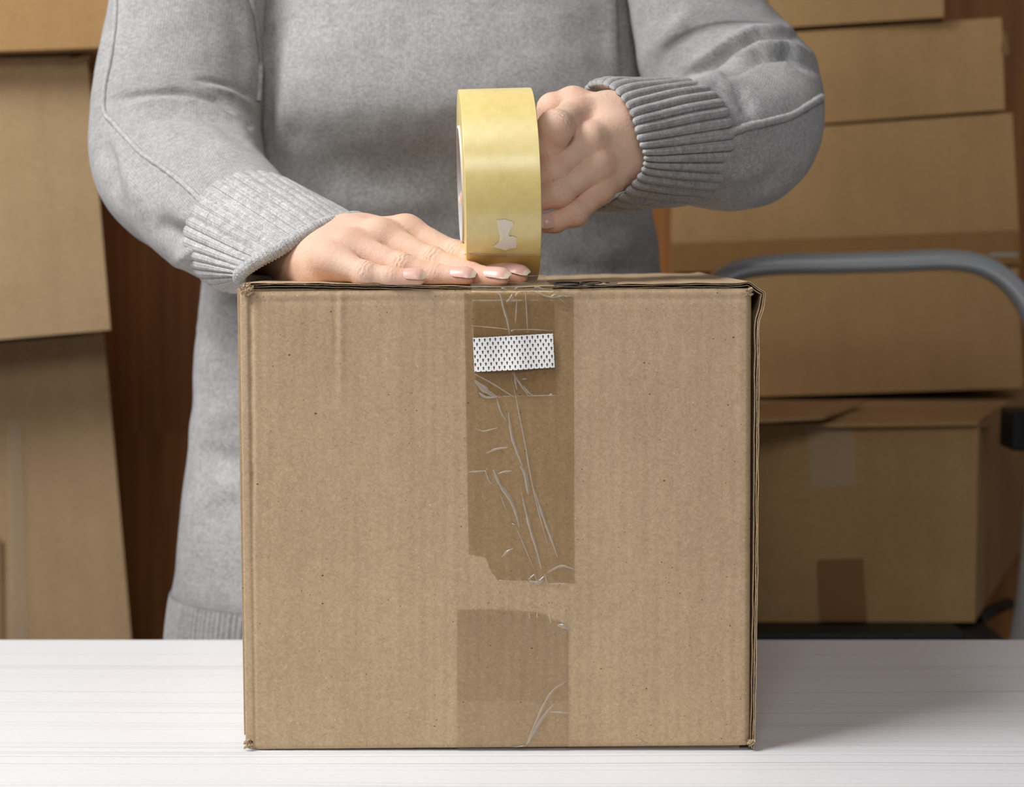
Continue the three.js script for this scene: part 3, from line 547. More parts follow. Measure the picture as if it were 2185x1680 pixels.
// --- signed distance helpers and surface nets
function cone(p, a, b, ra, rb) {
  const bx = b.x - a.x, by = b.y - a.y, bz = b.z - a.z, px = p.x - a.x, py = p.y - a.y, pz = p.z - a.z;
  const h = clamp((px * bx + py * by + pz * bz) / (bx * bx + by * by + bz * bz), 0, 1), x = px - bx * h, y = py - by * h, z = pz - bz * h;
  return Math.sqrt(x * x + y * y + z * z) - (ra + (rb - ra) * h);
}
const smin = (a, b, k) => { const h = Math.max(k - Math.abs(a - b), 0) / k; return Math.min(a, b) - h * h * k * .25; };
function nets(sdf, lo, hi, cell) {
  const n = [0, 1, 2].map(i => Math.ceil((hi.getComponent(i) - lo.getComponent(i)) / cell) + 1), [nx, ny, nz_] = n, val = new Float32Array(nx * ny * nz_), p = V(0, 0, 0);
  // coarse skip: the field is about a distance, so far cells need no exact value
  for (let k = 0; k < nz_; k++) for (let j = 0; j < ny; j++) for (let i = 0; i < nx;) {
    p.set(lo.x + i * cell, lo.y + j * cell, lo.z + k * cell); const d = sdf(p); const base = (k * ny + j) * nx;
    const skip = Math.max(1, Math.floor((Math.abs(d) - .008) / cell)); for (let s = 0; s < skip && i < nx; s++, i++) val[base + i] = d;
  }
  const vid = new Int32Array(nx * ny * nz_).fill(-1), pos = [], idx = [], off = [0, 1, nx, nx + 1, nx * ny, nx * ny + 1, nx * ny + nx, nx * ny + nx + 1];
  const ed = [[0, 1], [2, 3], [4, 5], [6, 7], [0, 2], [1, 3], [4, 6], [5, 7], [0, 4], [1, 5], [2, 6], [3, 7]];
  for (let k = 0; k < nz_ - 1; k++) for (let j = 0; j < ny - 1; j++) for (let i = 0; i < nx - 1; i++) {
    const b = (k * ny + j) * nx + i; let m = 0; for (let c = 0; c < 8; c++) if (val[b + off[c]] < 0) m |= 1 << c; if (m === 0 || m === 255) continue;
    let x = 0, y = 0, z = 0, cnt = 0;
    for (const [a, c] of ed) { if (((m >> a) & 1) === ((m >> c) & 1)) continue; const va = val[b + off[a]], vc = val[b + off[c]], t = va / (va - vc); x += lerp(a & 1, c & 1, t); y += lerp((a >> 1) & 1, (c >> 1) & 1, t); z += lerp(a >> 2, c >> 2, t); cnt++; }
    vid[b] = pos.length / 3; pos.push(lo.x + (i + x / cnt) * cell, lo.y + (j + y / cnt) * cell, lo.z + (k + z / cnt) * cell);
  }
  const q = (a, b, c, d, f) => { if (a < 0 || b < 0 || c < 0 || d < 0) return; if (f) idx.push(a, b, c, a, c, d); else idx.push(a, c, b, a, d, c); };
  for (let k = 1; k < nz_ - 1; k++) for (let j = 1; j < ny - 1; j++) for (let i = 1; i < nx - 1; i++) {
    const b = (k * ny + j) * nx + i, s = val[b] < 0;
    if (s !== (val[b + 1] < 0)) q(vid[b], vid[b - nx], vid[b - nx - nx * ny], vid[b - nx * ny], !s);
    if (s !== (val[b + nx] < 0)) q(vid[b], vid[b - nx * ny], vid[b - nx * ny - 1], vid[b - 1], !s);
    if (s !== (val[b + nx * ny] < 0)) q(vid[b], vid[b - 1], vid[b - 1 - nx], vid[b - nx], !s);
  }
  const g = new THREE.BufferGeometry(); g.setAttribute('position', new THREE.Float32BufferAttribute(pos, 3)); g.setIndex(idx); g.computeVertexNormals();
  return g;
}
// --- hands: joints as pixel and depth, metres follow from the depth of what they touch
function handField(h) {
  const fingers = h.fingers.map(f => f.map(([x, y, z, r]) => ({ p: P(x, y, z), r }))), palm = h.palm.map(s => s.map(([x, y, z, r]) => ({ p: P(x, y, z), r })));
  const kn = []; // wrinkles over the middle joints
  fingers.forEach((f, i) => { if (i < 4 && f.length > 2) { kn.push([f[1].p, f[2].p.clone().sub(f[0].p).normalize(), f[1].r, 1]); if (f.length > 3) kn.push([f[2].p, f[3].p.clone().sub(f[1].p).normalize(), f[2].r, .5]); } });
  const sdf = (p) => {
    let F = 1;
    for (const f of fingers) {
      let d = 1; for (let i = 0; i < f.length - 1; i++) d = smin(d, cone(p, f[i].p, f[i + 1].p, f[i].r, f[i + 1].r), .003);
      if (f.length > 3) { const q = f[1]; const dx = p.x - q.p.x, dy = p.y - q.p.y, dz = p.z - q.p.z; d = smin(d, Math.sqrt(dx * dx + dy * dy + dz * dz) - q.r * 1.05, .004); }
      F = F === 1 ? d : smin(F, d, .0008);
    }
    let Q = 1; for (const s of palm) for (let i = 0; i < s.length - 1; i++) { const d = cone(p, s[i].p, s[i + 1].p, s[i].r, s[i + 1].r); Q = Q === 1 ? d : smin(Q, d, h.k || .014); }
    for (const s of h.tendons || []) Q = smin(Q, cone(p, s[0], s[1], s[2], s[3]), .006);
    let d = smin(F, Q, .0055);
    if (Math.abs(d) < .003) {
      for (const [c, t, r, a] of kn) { const dx = p.x - c.x, dy = p.y - c.y, dz = p.z - c.z, l = dx * t.x + dy * t.y + dz * t.z, e = dx * dx + dy * dy + dz * dz; if (e < 4 * r * r) d += a * .00055 * clamp((dx * h.up.x + dy * h.up.y + dz * h.up.z) / r * 1.6 - .35, 0, 1) * Math.exp(-l * l / .000018) * Math.sin(l * 2300 + 4.5 * nz(p.x * 190, p.y * 190, p.z * 190)) * clamp(2 - Math.sqrt(e) / r, 0, 1); }
      d += .00035 * nz(p.x * 75, p.y * 75, p.z * 75) + .00012 * nz(p.x * 420, p.y * 420, p.z * 420);
    }
    return d;
  };
  const all = [...fingers.flat(), ...palm.flat()], lo = V(9, 9, 9), hi = V(-9, -9, -9);
  for (const { p, r } of all) { lo.min(p.clone().subScalar(r + .006)); hi.max(p.clone().addScalar(r + .006)); }
  return { sdf, lo, hi, fingers, palm };
}
const HR = handField({ up: V(.1, .8, .6), // the hand lying on the box
  fingers: [
    [[866, 496, -.064, .0116], [972, 547, -.050, .0092], [1046, 574, -.034, .0078], [1108, 588, -.022, .0060]],
    [[806, 506, -.050, .0120], [924, 561, -.033, .0094], [1002, 586, -.019, .0079], [1068, 595, -.007, .0062]],
    [[744, 528, -.036, .0116], [857, 572, -.021, .0088], [928, 587, -.016, .0075], [994, 593, -.010, .0060]],
    [[702, 554, -.024, .0105], [781, 586, -.008, .0078], [833, 592, -.004, .0068], [888, 595, -.002, .0056]],
    [[690, 545, -.115, .0125], [760, 560, -.135, .0110], [830, 580, -.14, .0090], [880, 590, -.14, .0070]]],
  palm: [
    [[480, 470, -.19, .026], [560, 515, -.142, .0260], [618, 550, -.105, .0225]],
    [[618, 545, -.110, .018], [770, 506, -.084, .0135], [866, 496, -.062, .0118]],
    [[622, 550, -.106, .018], [730, 514, -.072, .0135], [806, 506, -.047, .0122]],
    [[630, 558, -.100, .018], [680, 538, -.066, .0140], [744, 528, -.036, .0118]],
    [[640, 562, -.092, .018], [668, 562, -.056, .0150], [702, 554, -.024, .0110]],
    [[636, 574, -.085, .017], [690, 578, -.040, .0120], [735, 574, -.024, .0095]],
    [[640, 552, -.11, .020], [690, 545, -.115, .0125]]], k: .013
});
HR.topLimit = topY + .0016;
{ const f = HR.sdf, lim = HR.topLimit; HR.sdf = p => { const d = f(p); return p.z < .004 && p.z > -.2 && p.x > P(520, 600, -.05).x ? -smin(-d, -(lim - p.y), .002) : d; }; } // flesh flattened where it rests on the lid
const HL = handField({ up: V(-.15, .25, .95), // the hand holding the roll
  fingers: [
    [[1230, 246, -.086, .0122], [1184, 274, -.047, .0112], [1174, 314, -.054, .0098], [1122, 334, -.074, .0075]],
    [[1256, 298, -.064, .0110], [1184, 362, -.053, .0089], [1104, 394, -.06, .0080], [1002, 428, -.066, .0068]],
    [[1272, 350, -.064, .0104], [1194, 412, -.052, .0086], [1128, 436, -.06, .0077], [1082, 450, -.066, .0065]],
    [[1280, 402, -.070, .0095], [1226, 456, -.056, .0079], [1186, 474, -.052, .0070], [1166, 478, -.050, .0062]],
    [[1310, 250, -.115, .0150], [1222, 228, -.115, .0130], [1180, 232, -.112, .0110], [1167, 268, -.118, .0088]]],
  palm: [
    [[1500, 312, -.215, .026], [1430, 300, -.165, .0245], [1375, 292, -.124, .0225]],
    [[1380, 285, -.12, .020], [1300, 246, -.098, .0145], [1230, 246, -.086, .0125]],
    [[1380, 296, -.118, .020], [1310, 285, -.086, .0140], [1256, 298, -.064, .0110]],
    [[1380, 302, -.118, .020], [1322, 328, -.088, .0135], [1272, 350, -.064, .0104]],
    [[1378, 312, -.12, .019], [1325, 356, -.094, .0130], [1280, 402, -.070, .0095]],
    [[1372, 285, -.125, .020], [1310, 250, -.115, .0150]]], k: .012
});
const skinTex = (() => { // fine creased skin relief, 3 cm tile
  const S = 512, d = new Uint8Array(S * S * 4), a = tileNoise(S, 60, 51), b = tileNoise(S, 130, 52), e = tileNoise(S, 20, 53);
  for (let i = 0; i < S * S; i++) { const h = clamp(40 + 300 * Math.abs(a[i] - .5) + 220 * Math.abs(b[i] - .5) + 60 * e[i], 0, 255); d[4 * i] = d[4 * i + 1] = d[4 * i + 2] = h; d[4 * i + 3] = 255; }
  return dataTex(S, S, d, false, 1 / .03, 1 / .03);
})();
const skinMat = phy({ color: 0xffffff, vertexColors: true, bumpMap: skinTex, bumpScale: .0002, roughness: .52, sheen: .1, sheenColor: new THREE.Color(1, .6, .5), sheenRoughness: .5 });
function tint(g, base, spots) { // skin tone with redder joints and tips
  const p = g.attributes.position, c = new Float32Array(p.count * 3), v = V(0, 0, 0);
  for (let i = 0; i < p.count; i++) {
    v.fromBufferAttribute(p, i); let red = .35 * nz(v.x * 60, v.y * 60, v.z * 60);
    for (const [s, r, a] of spots) red += a * Math.exp(-v.distanceToSquared(s) / (r * r));
    const m = .04 * nz(v.x * 300, v.y * 300, v.z * 300); red = clamp(red, -.4, 1);
    c[3 * i] = base[0] * (1 + .02 * red + m); c[3 * i + 1] = base[1] * (1 - .20 * red + m); c[3 * i + 2] = base[2] * (1 - .22 * red + m);
  }
  g.setAttribute('color', new THREE.BufferAttribute(c, 3)); g.setAttribute('uv', new THREE.BufferAttribute(Float32Array.from({ length: p.count * 2 }, (_, k) => { const i = k >> 1; return k & 1 ? p.getY(i) - .8 * p.getZ(i) : p.getX(i) + .45 * p.getZ(i); }), 2)); return g;
}
const SKIN = [.80, .53, .385];
const spotsOf = H => H.fingers.flatMap(f => [[f[0].p, .012, .55], [f[1].p, .009, .5], [f[f.length - 1].p, .013, .8]]);
const gR = tint(nets(HR.sdf, HR.lo, HR.hi, .00085), SKIN, spotsOf(HR)), gL = tint(nets(HL.sdf, HL.lo, HL.hi, .00085), SKIN, spotsOf(HL));

// --- sweater: lofted knit pieces
function ringsFrom(list, N) { // [A pixel, B pixel, depth of the axis, half thickness towards the camera]
  const cs = list.map(([A, B, z]) => P(...A, z).add(P(...B, z)).multiplyScalar(.5));
  return list.map(([A, B, z, th, thFar], i) => {
    const a = P(...A, z).sub(P(...B, z)).multiplyScalar(.5), t = cs[Math.min(i + 1, cs.length - 1)].clone().sub(cs[Math.max(i - 1, 0)]).normalize();
    const b = t.clone().cross(a).normalize(); if (b.z < 0) b.negate(); b.multiplyScalar(th);
    return loop(N, k => { const s = Math.sin(k); return cs[i].clone().addScaledVector(a, Math.cos(k)).addScaledVector(b, s > 0 ? s : s * (thFar ? thFar / th : 1)); });
  });
}
const loop = (N, f) => [...Array(N + 1)].map((_, i) => f((i % N) / N * 2 * Math.PI));
function loopFrom(pts, N) { const c = new THREE.CatmullRomCurve3(pts, true, 'centripetal'); return loop(N, k => c.getPoint((k / (2 * Math.PI)) % 1)); }
function resample(rings, M) { // Catmull-Rom between rings, M rows in all
  const N = rings[0].length - 1, out = [], n = rings.length - 1;
  const cr = (a, b, c, d, t) => .5 * (2 * b + (c - a) * t + (2 * a - 5 * b + 4 * c - d) * t * t + (3 * b - a - 3 * c + d) * t * t * t);
  for (let j = 0; j <= M; j++) {
    const s = j / M * n, k = Math.min(n - 1, Math.floor(s)), t = s - k, g = i => rings[clamp(i, 0, n)];
    out.push([...Array(N + 1)].map((_, i) => { const a = g(k - 1)[i], b = g(k)[i], c = g(k + 1)[i], d = g(k + 2)[i]; return V(cr(a.x, b.x, c.x, d.x, t), cr(a.y, b.y, c.y, d.y, t), cr(a.z, b.z, c.z, d.z, t)); }));
  }
  return out;
}
function loftGeo(rings, M, disp, uvRot = false) {
  const rows = resample(rings, M), N = rows[0].length - 1, cen = rows.map(r => { const c = V(0, 0, 0); for (let i = 0; i < N; i++) c.add(r[i]); return c.divideScalar(N); });
  const arc = [0]; for (let j = 1; j <= M; j++) arc.push(arc[j - 1] + cen[j].distanceTo(cen[j - 1]));
  let circ = 0; for (const r of rows) for (let i = 0; i < N; i++) circ += r[i].distanceTo(r[i + 1]); circ /= rows.length;
  const mid = rows[Math.round(M * .6)], cum = [0]; for (let i = 0; i < N; i++) cum.push(cum[i] + mid[i].distanceTo(mid[i + 1]));
  const uvf = (u, v) => [cum[Math.round(u * N)] / cum[N] * Math.round(circ / KNIT_TILE) * KNIT_TILE, v * arc[M] * 1.08];
  let g = gridGeo(N, M, (u, v, i, j) => rows[j][i].clone(), uvf, true);
  const n = g.attributes.normal, p = g.attributes.position; let dot = 0; const q = V(0, 0, 0);
  for (let j = 0; j <= M; j += 3) for (let i = 0; i < N; i += 7) { const k = j * (N + 1) + i; dot += q.fromBufferAttribute(p, k).sub(cen[j]).dot(V(n.getX(k), n.getY(k), n.getZ(k))); }
  const sg = dot < 0 ? -1 : 1;
  if (disp) {
    const np = [];
    for (let j = 0; j <= M; j++) for (let i = 0; i <= N; i++) {
      const k = j * (N + 1) + i, v = V(p.getX(k), p.getY(k), p.getZ(k)), w = V(n.getX(k), n.getY(k), n.getZ(k)).multiplyScalar(sg);
      v.addScaledVector(w, disp(i / N, j / M, v, w)); np.push(v);
    }
    g = gridGeo(N, M, (u, v, i, j) => np[j * (N + 1) + (i === N ? 0 : i)], uvf, true);
  }
  if (sg < 0) { const ix = g.index.array; for (let i = 0; i < ix.length; i += 3) { const t = ix[i + 1]; ix[i + 1] = ix[i + 2]; ix[i + 2] = t; } const m = g.attributes.normal; for (let i = 0; i < m.count; i++) m.setXYZ(i, -m.getX(i), -m.getY(i), -m.getZ(i)); }
  return g;
}
// folds drawn as pixel polylines on the near side: [points, width px, height m]
function foldsAt(folds) {
  const F = folds.map(([pts, w, h]) => ({ pts, w, h, bx: [Math.min(...pts.map(p => p[0])) - 3 * w, Math.max(...pts.map(p => p[0])) + 3 * w, Math.min(...pts.map(p => p[1])) - 3 * w, Math.max(...pts.map(p => p[1])) + 3 * w] }));
  return (v, nrm) => {
    if (nrm.z < -.15) return 0; const [x, y] = toPx(v); let d = 0; const side = sstep(-.15, .15, nrm.z);
    for (const { pts, w, h, bx } of F) {
      if (x < bx[0] || x > bx[1] || y < bx[2] || y > bx[3]) continue; let best = 1e9, T = 0;
      for (let i = 0; i < pts.length - 1; i++) { const [ax, ay] = pts[i], [cx, cy] = pts[i + 1], ux = cx - ax, uy = cy - ay, t = clamp(((x - ax) * ux + (y - ay) * uy) / (ux * ux + uy * uy), 0, 1), e = Math.hypot(x - ax - ux * t, y - ay - uy * t); if (e < best) { best = e; T = (i + t) / (pts.length - 1); } }
      d += h * Math.exp(-best * best / (w * w)) * Math.pow(Math.sin(Math.PI * clamp(T, .03, .97)), .6);
    }
    return d * side;
  };
}
const soft = (v, s = 1) => .0022 * s * nz(v.x * 14, v.y * 14, v.z * 14) + .0009 * s * nz(v.x * 38, v.y * 38, v.z * 38);

// torso
const TZ = -.45;
const torsoRows = [[-560, 800, 1045, .06], [-500, 640, 1205, .075], [-430, 520, 1330, .09], [-320, 470, 1385, .10], [-200, 480, 1385, .112], [-60, 492, 1378, .128], [60, 500, 1376, .144], [170, 500, 1378, .156], [250, 494, 1380, .158], [320, 484, 1382, .142], [420, 462, 1388, .106], [560, 438, 1408, .085], [700, 420, 1432, .108], [840, 417, 1448, .124], [980, 405, 1462, .128], [1110, 388, 1478, .130], [1230, 376, 1490, .130], [1262, 371, 1494, .128]];
const torsoRing = N => torsoRows.map(([y, l, r, th]) => { const a = P(l, y, TZ), b = P(r, y, TZ), c = a.clone().add(b).multiplyScalar(.5), w = a.distanceTo(b) / 2; c.y = (a.y + b.y) / 2; return loop(N, k => { const cs = Math.cos(k), sn = Math.sin(k), e = .82; return V(c.x + w * Math.sign(cs) * Math.pow(Math.abs(cs), e), c.y, TZ + (sn > 0 ? th : .11) * Math.sign(sn) * Math.pow(Math.abs(sn), .9)); }); });
const torsoFolds = foldsAt([
  [[[1325, -60], [1335, 60], [1342, 150], [1345, 260]], 16, -.012], [[[1300, -60], [1308, 60], [1310, 190]], 16, .004], [[[600, -60], [590, 60], [580, 180], [570, 320]], 22, -.006],
  [[[620, 60], [610, 200], [600, 300]], 20, .003], [[[430, 690], [450, 740], [500, 790]], 22, -.006], [[[440, 700], [480, 660], [520, 650]], 18, .005], [[[440, 900], [490, 880], [540, 890]], 26, .006], [[[430, 960], [480, 980], [540, 985]], 22, -.006],
  [[[450, 1060], [500, 1040], [560, 1050]], 30, .005], [[[640, 300], [740, 350], [860, 360], [980, 330]], 40, -.005], [[[680, 420], [800, 440], [950, 430]], 36, .004], [[[1160, 520], [1260, 540], [1380, 520]], 30, .004], [[[1180, 460], [1280, 480], [1390, 470]], 24, -.004], [[[1200, 570], [1290, 590], [1400, 575]], 20, -.003]]);
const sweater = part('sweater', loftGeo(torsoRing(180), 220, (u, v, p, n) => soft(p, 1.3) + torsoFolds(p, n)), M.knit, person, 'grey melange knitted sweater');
{ // ribbed hem below the torso
  const N = 1440, ys = [1258, 1290, 1340, 1400, 1470, 1480], rs = ys.map((y, i) => { const l = lerp(371, 342, i / 5), r = lerp(1494, 1516, i / 5), a = P(l, y, TZ), b = P(r, y, TZ), c = a.clone().add(b).multiplyScalar(.5), w = a.distanceTo(b) / 2; return loop(N, k => { const cs = Math.cos(k), sn = Math.sin(k); return V(c.x + w * Math.sign(cs) * Math.pow(Math.abs(cs), .82), c.y, TZ + (sn > 0 ? .129 : .111) * Math.sign(sn) * Math.pow(Math.abs(sn), .9)); }); });
  part('ribbed_hem', loftGeo(rs, 16, (u) => .0036 * (Math.sqrt(Math.abs(Math.sin(u * Math.PI * 190))) - .5)), M.rib, sweater);
}
// sleeves
const NSL = 160;
const sleeveRightList = [ // image left
  [[640, -430], [470, -440], -.44, .05, .05], [[612, -300], [350, -330], -.40, .06, .06], [[596, -160], [285, -170], -.375, .062, .06], [[572, -10], [240, -10], -.355, .062, .06], [[566, 110], [216, 120], -.345, .062, .06], [[560, 205], [200, 230], -.335, .062, .06],
  [[556, 285], [194, 345], -.318, .062, .058], [[566, 335], [226, 440], -.285, .060, .055], [[590, 365], [296, 502], -.245, .056, .052], [[612, 385], [366, 556], -.205, .052, .048], [[632, 402], [436, 596], -.165, .047, .044]];
const sleeveLeftList = [ // image right
  [[1230, -430], [1400, -440], -.44, .05, .05], [[1275, -300], [1520, -330], -.40, .06, .06], [[1306, -160], [1570, -170], -.38, .062, .06], [[1338, -20], [1618, -10], -.365, .062, .06], [[1350, 70], [1672, 60], -.36, .062, .06], [[1366, 145], [1722, 128], -.35, .062, .058],
  [[1412, 182], [1750, 200], -.33, .060, .056], [[1488, 186], [1738, 322], -.29, .058, .054], [[1492, 182], [1686, 410], -.26, .056, .052], [[1480, 176], [1584, 447], -.23, .053, .05], [[1440, 172], [1455, 436], -.195, .049, .046]];
const foldsR = foldsAt([
  [[[232, 215], [300, 200], [380, 196], [460, 215], [530, 270]], 8, -.0045], [[[250, 232], [330, 216], [420, 220], [500, 250], [545, 300]], 10, .0035], [[[300, 262], [380, 240], [460, 255], [520, 300]], 12, -.003], [[[440, 180], [500, 200], [548, 240]], 9, .003], [[[420, 170], [480, 180], [540, 210]], 7, -.0025],
  [[[215, 300], [240, 350], [250, 420]], 20, -.006], [[[250, 300], [280, 380], [300, 440]], 24, .005], [[[330, 470], [370, 500], [420, 510]], 22, -.007], [[[380, 560], [420, 530], [450, 520]], 18, .007], [[[350, 420], [390, 460], [420, 480]], 18, .003], [[[400, 570], [440, 580], [480, 590]], 12, -.004],
  [[[520, 20], [535, 120], [540, 200]], 16, .003], [[[545, 10], [560, 100], [562, 180]], 8, -.006]]);
const foldsL = foldsAt([
  [[[1460, 165], [1510, 140], [1560, 105], [1620, 80], [1690, 85]], 11, -.011], [[[1470, 145], [1530, 108], [1600, 70], [1680, 62]], 13, .007], [[[1550, 165], [1620, 118], [1680, 112], [1735, 150]], 10, -.009], [[[1540, 140], [1610, 100], [1680, 98], [1725, 120]], 8, .007],
  [[[1460, 185], [1530, 170], [1590, 195]], 16, .004], [[[1560, 180], [1590, 220], [1600, 250]], 14, -.003], [[[1520, 340], [1560, 370], [1620, 380]], 26, .005], [[[1560, 410], [1640, 390], [1700, 350]], 24, -.004], [[[1400, 100], [1440, 60], [1480, 20]], 20, .004]]);
const tuck = (rs, [x, y, z]) => { const l = rs[rs.length - 1], c = V(0, 0, 0); l.forEach(p => c.add(p)); c.divideScalar(l.length); const d = P(x, y, z).sub(c); return [...rs, l.map(p => p.clone().sub(c).multiplyScalar(.87).add(c).addScaledVector(d, .35))]; };
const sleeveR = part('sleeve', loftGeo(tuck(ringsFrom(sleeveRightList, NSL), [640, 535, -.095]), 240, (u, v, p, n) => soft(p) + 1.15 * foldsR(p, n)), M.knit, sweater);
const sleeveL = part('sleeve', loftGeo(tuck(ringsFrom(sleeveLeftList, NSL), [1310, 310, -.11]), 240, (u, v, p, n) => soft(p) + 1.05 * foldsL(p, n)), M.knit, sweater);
// cuffs
{
  const NR = 35, N = NR * 16, rib = (amp, sharp) => u => amp * (Math.pow(Math.abs(Math.sin(u * Math.PI * NR)), sharp) - .55);
  const lastR = ringsFrom(sleeveRightList, N).slice(-2), lastL = ringsFrom(sleeveLeftList, N).slice(-2);
  const rimR = [[772, 470, -.125], [735, 468, -.088], [690, 480, -.062], [640, 506, -.048], [590, 536, -.041], [545, 560, -.040], [517, 580, -.044], [512, 594, -.054], [545, 601, -.07], [600, 602, -.085], [660, 600, -.105], [720, 596, -.13], [770, 560, -.15], [790, 510, -.15]].map(a => P(...a));
  const rimRLoop = loopFrom(rimR, N);
  const mixLoop = (a, b, t, grow) => { const m = a.map((p, i) => p.clone().lerp(b[i], t)), c = V(0, 0, 0); m.forEach(p => c.add(p)); c.divideScalar(m.length); return m.map(p => p.clone().sub(c).multiplyScalar(grow).add(c)); };
  const rr = rib(.0019, .55);
  const cuffR = part('cuff', loftGeo([mixLoop(lastR[0], lastR[1], .95, 1.005), mixLoop(lastR[1], rimRLoop, .05, 1.035), mixLoop(lastR[1], rimRLoop, .5, 1.045), mixLoop(lastR[1], rimRLoop, .86, 1.02), rimRLoop, mixLoop(lastR[1], rimRLoop, .9, .93), mixLoop(lastR[1], rimRLoop, .5, .88)], 90, (u, v, p, n) => rr(u) * sstep(0, .05, v) * sstep(.72, .6, v) + soft(p, .5)), M.rib, sweater);
  part('rolled_edge', (() => { const c = new THREE.CatmullRomCurve3(rimR, true, 'centripetal'), g = new THREE.TubeGeometry(c, 520, .0047, 14, true), p = g.attributes.position, n = g.attributes.normal, uv = g.attributes.uv; for (let i = 0; i < p.count; i++) { const u = uv.getX(i), w = uv.getY(i), d = .0005 * Math.sin(u * 2 * Math.PI * 130 + Math.sin(w * 6.28 * 4) * 1.5) * Math.cos(w * 6.28 * 4); p.setXYZ(i, p.getX(i) + n.getX(i) * d, p.getY(i) + n.getY(i) * d, p.getZ(i) + n.getZ(i) * d); uv.setXY(i, u * .26, w * .024); } g.computeVertexNormals(); return g; })(), M.rib, cuffR);
  const rimL = [[1300, 182, -.10], [1330, 210, -.080], [1352, 250, -.068], [1364, 295, -.062], [1378, 332, -.062], [1374, 362, -.066], [1348, 398, -.074], [1308, 430, -.088], [1276, 444, -.108], [1258, 425, -.14], [1250, 340, -.165], [1246, 250, -.165], [1250, 195, -.15], [1268, 178, -.125]].map(a => P(...a));
  const rimLLoop = loopFrom(rimL, N), rl = rib(.0034, .5);
  const cuffL = part('cuff', loftGeo([mixLoop(lastL[0], lastL[1], .93, 1.0), mixLoop(lastL[1], rimLLoop, .04, 1.03), mixLoop(lastL[1], rimLLoop, .4, 1.06), mixLoop(lastL[1], rimLLoop, .85, 1.07), mixLoop(lastL[1], rimLLoop, 1.0, 1.0), mixLoop(lastL[1], rimLLoop, .9, .9), mixLoop(lastL[1], rimLLoop, .5, .84)], 100, (u, v, p, n) => rl(u) * sstep(0, .06, v) * sstep(.8, .66, v) + soft(p, .5)), M.rib, sweater);
}
// raised seams, laid on the sleeves where the photograph shows them
const caster = new THREE.Raycaster();
function seamOn(mesh, pts, r, name = 'seam') {
  mesh.updateMatrixWorld(true); const cam = V(0, CAM_Y, DIST), out = [];
  const c = new THREE.CatmullRomCurve3(pts.map(([x, y]) => V(x, y, 0)), false, 'centripetal'), n = Math.round(c.getLength() / 14);
  for (const q of c.getSpacedPoints(n)) { caster.set(cam, P(q.x, q.y, -1).sub(cam).normalize()); const h = caster.intersectObject(mesh, false)[0]; if (h) out.push(h.point.addScaledVector(h.face.normal, r * .25 * Math.sign(-h.face.normal.dot(caster.ray.direction) || 1))); }
  if (out.length < 3) return;
  const g = tube(out, r, out.length * 5, 8), p = g.attributes.position, nn = g.attributes.normal;
  for (let i = 0; i < p.count; i++) { const d = r * .3 * nz(p.getX(i) * 260, p.getY(i) * 260, p.getZ(i) * 260); p.setXYZ(i, p.getX(i) + nn.getX(i) * d, p.getY(i) + nn.getY(i) * d, p.getZ(i) + nn.getZ(i) * d); }
  part(name, g, M.rib, mesh);
}
seamOn(sleeveR, [[250, -20], [246, 60], [236, 130], [226, 180], [222, 225], [226, 245], [242, 262], [262, 285], [300, 325], [350, 360], [400, 400], [440, 440], [462, 462]], .0022);
seamOn(sleeveR, [[532, -20], [544, 50], [551, 110], [552, 160], [549, 215]], .0028);
seamOn(sleeveL, [[1752, 208], [1725, 225], [1690, 246], [1640, 260], [1590, 272], [1550, 285], [1508, 296]], .0030);

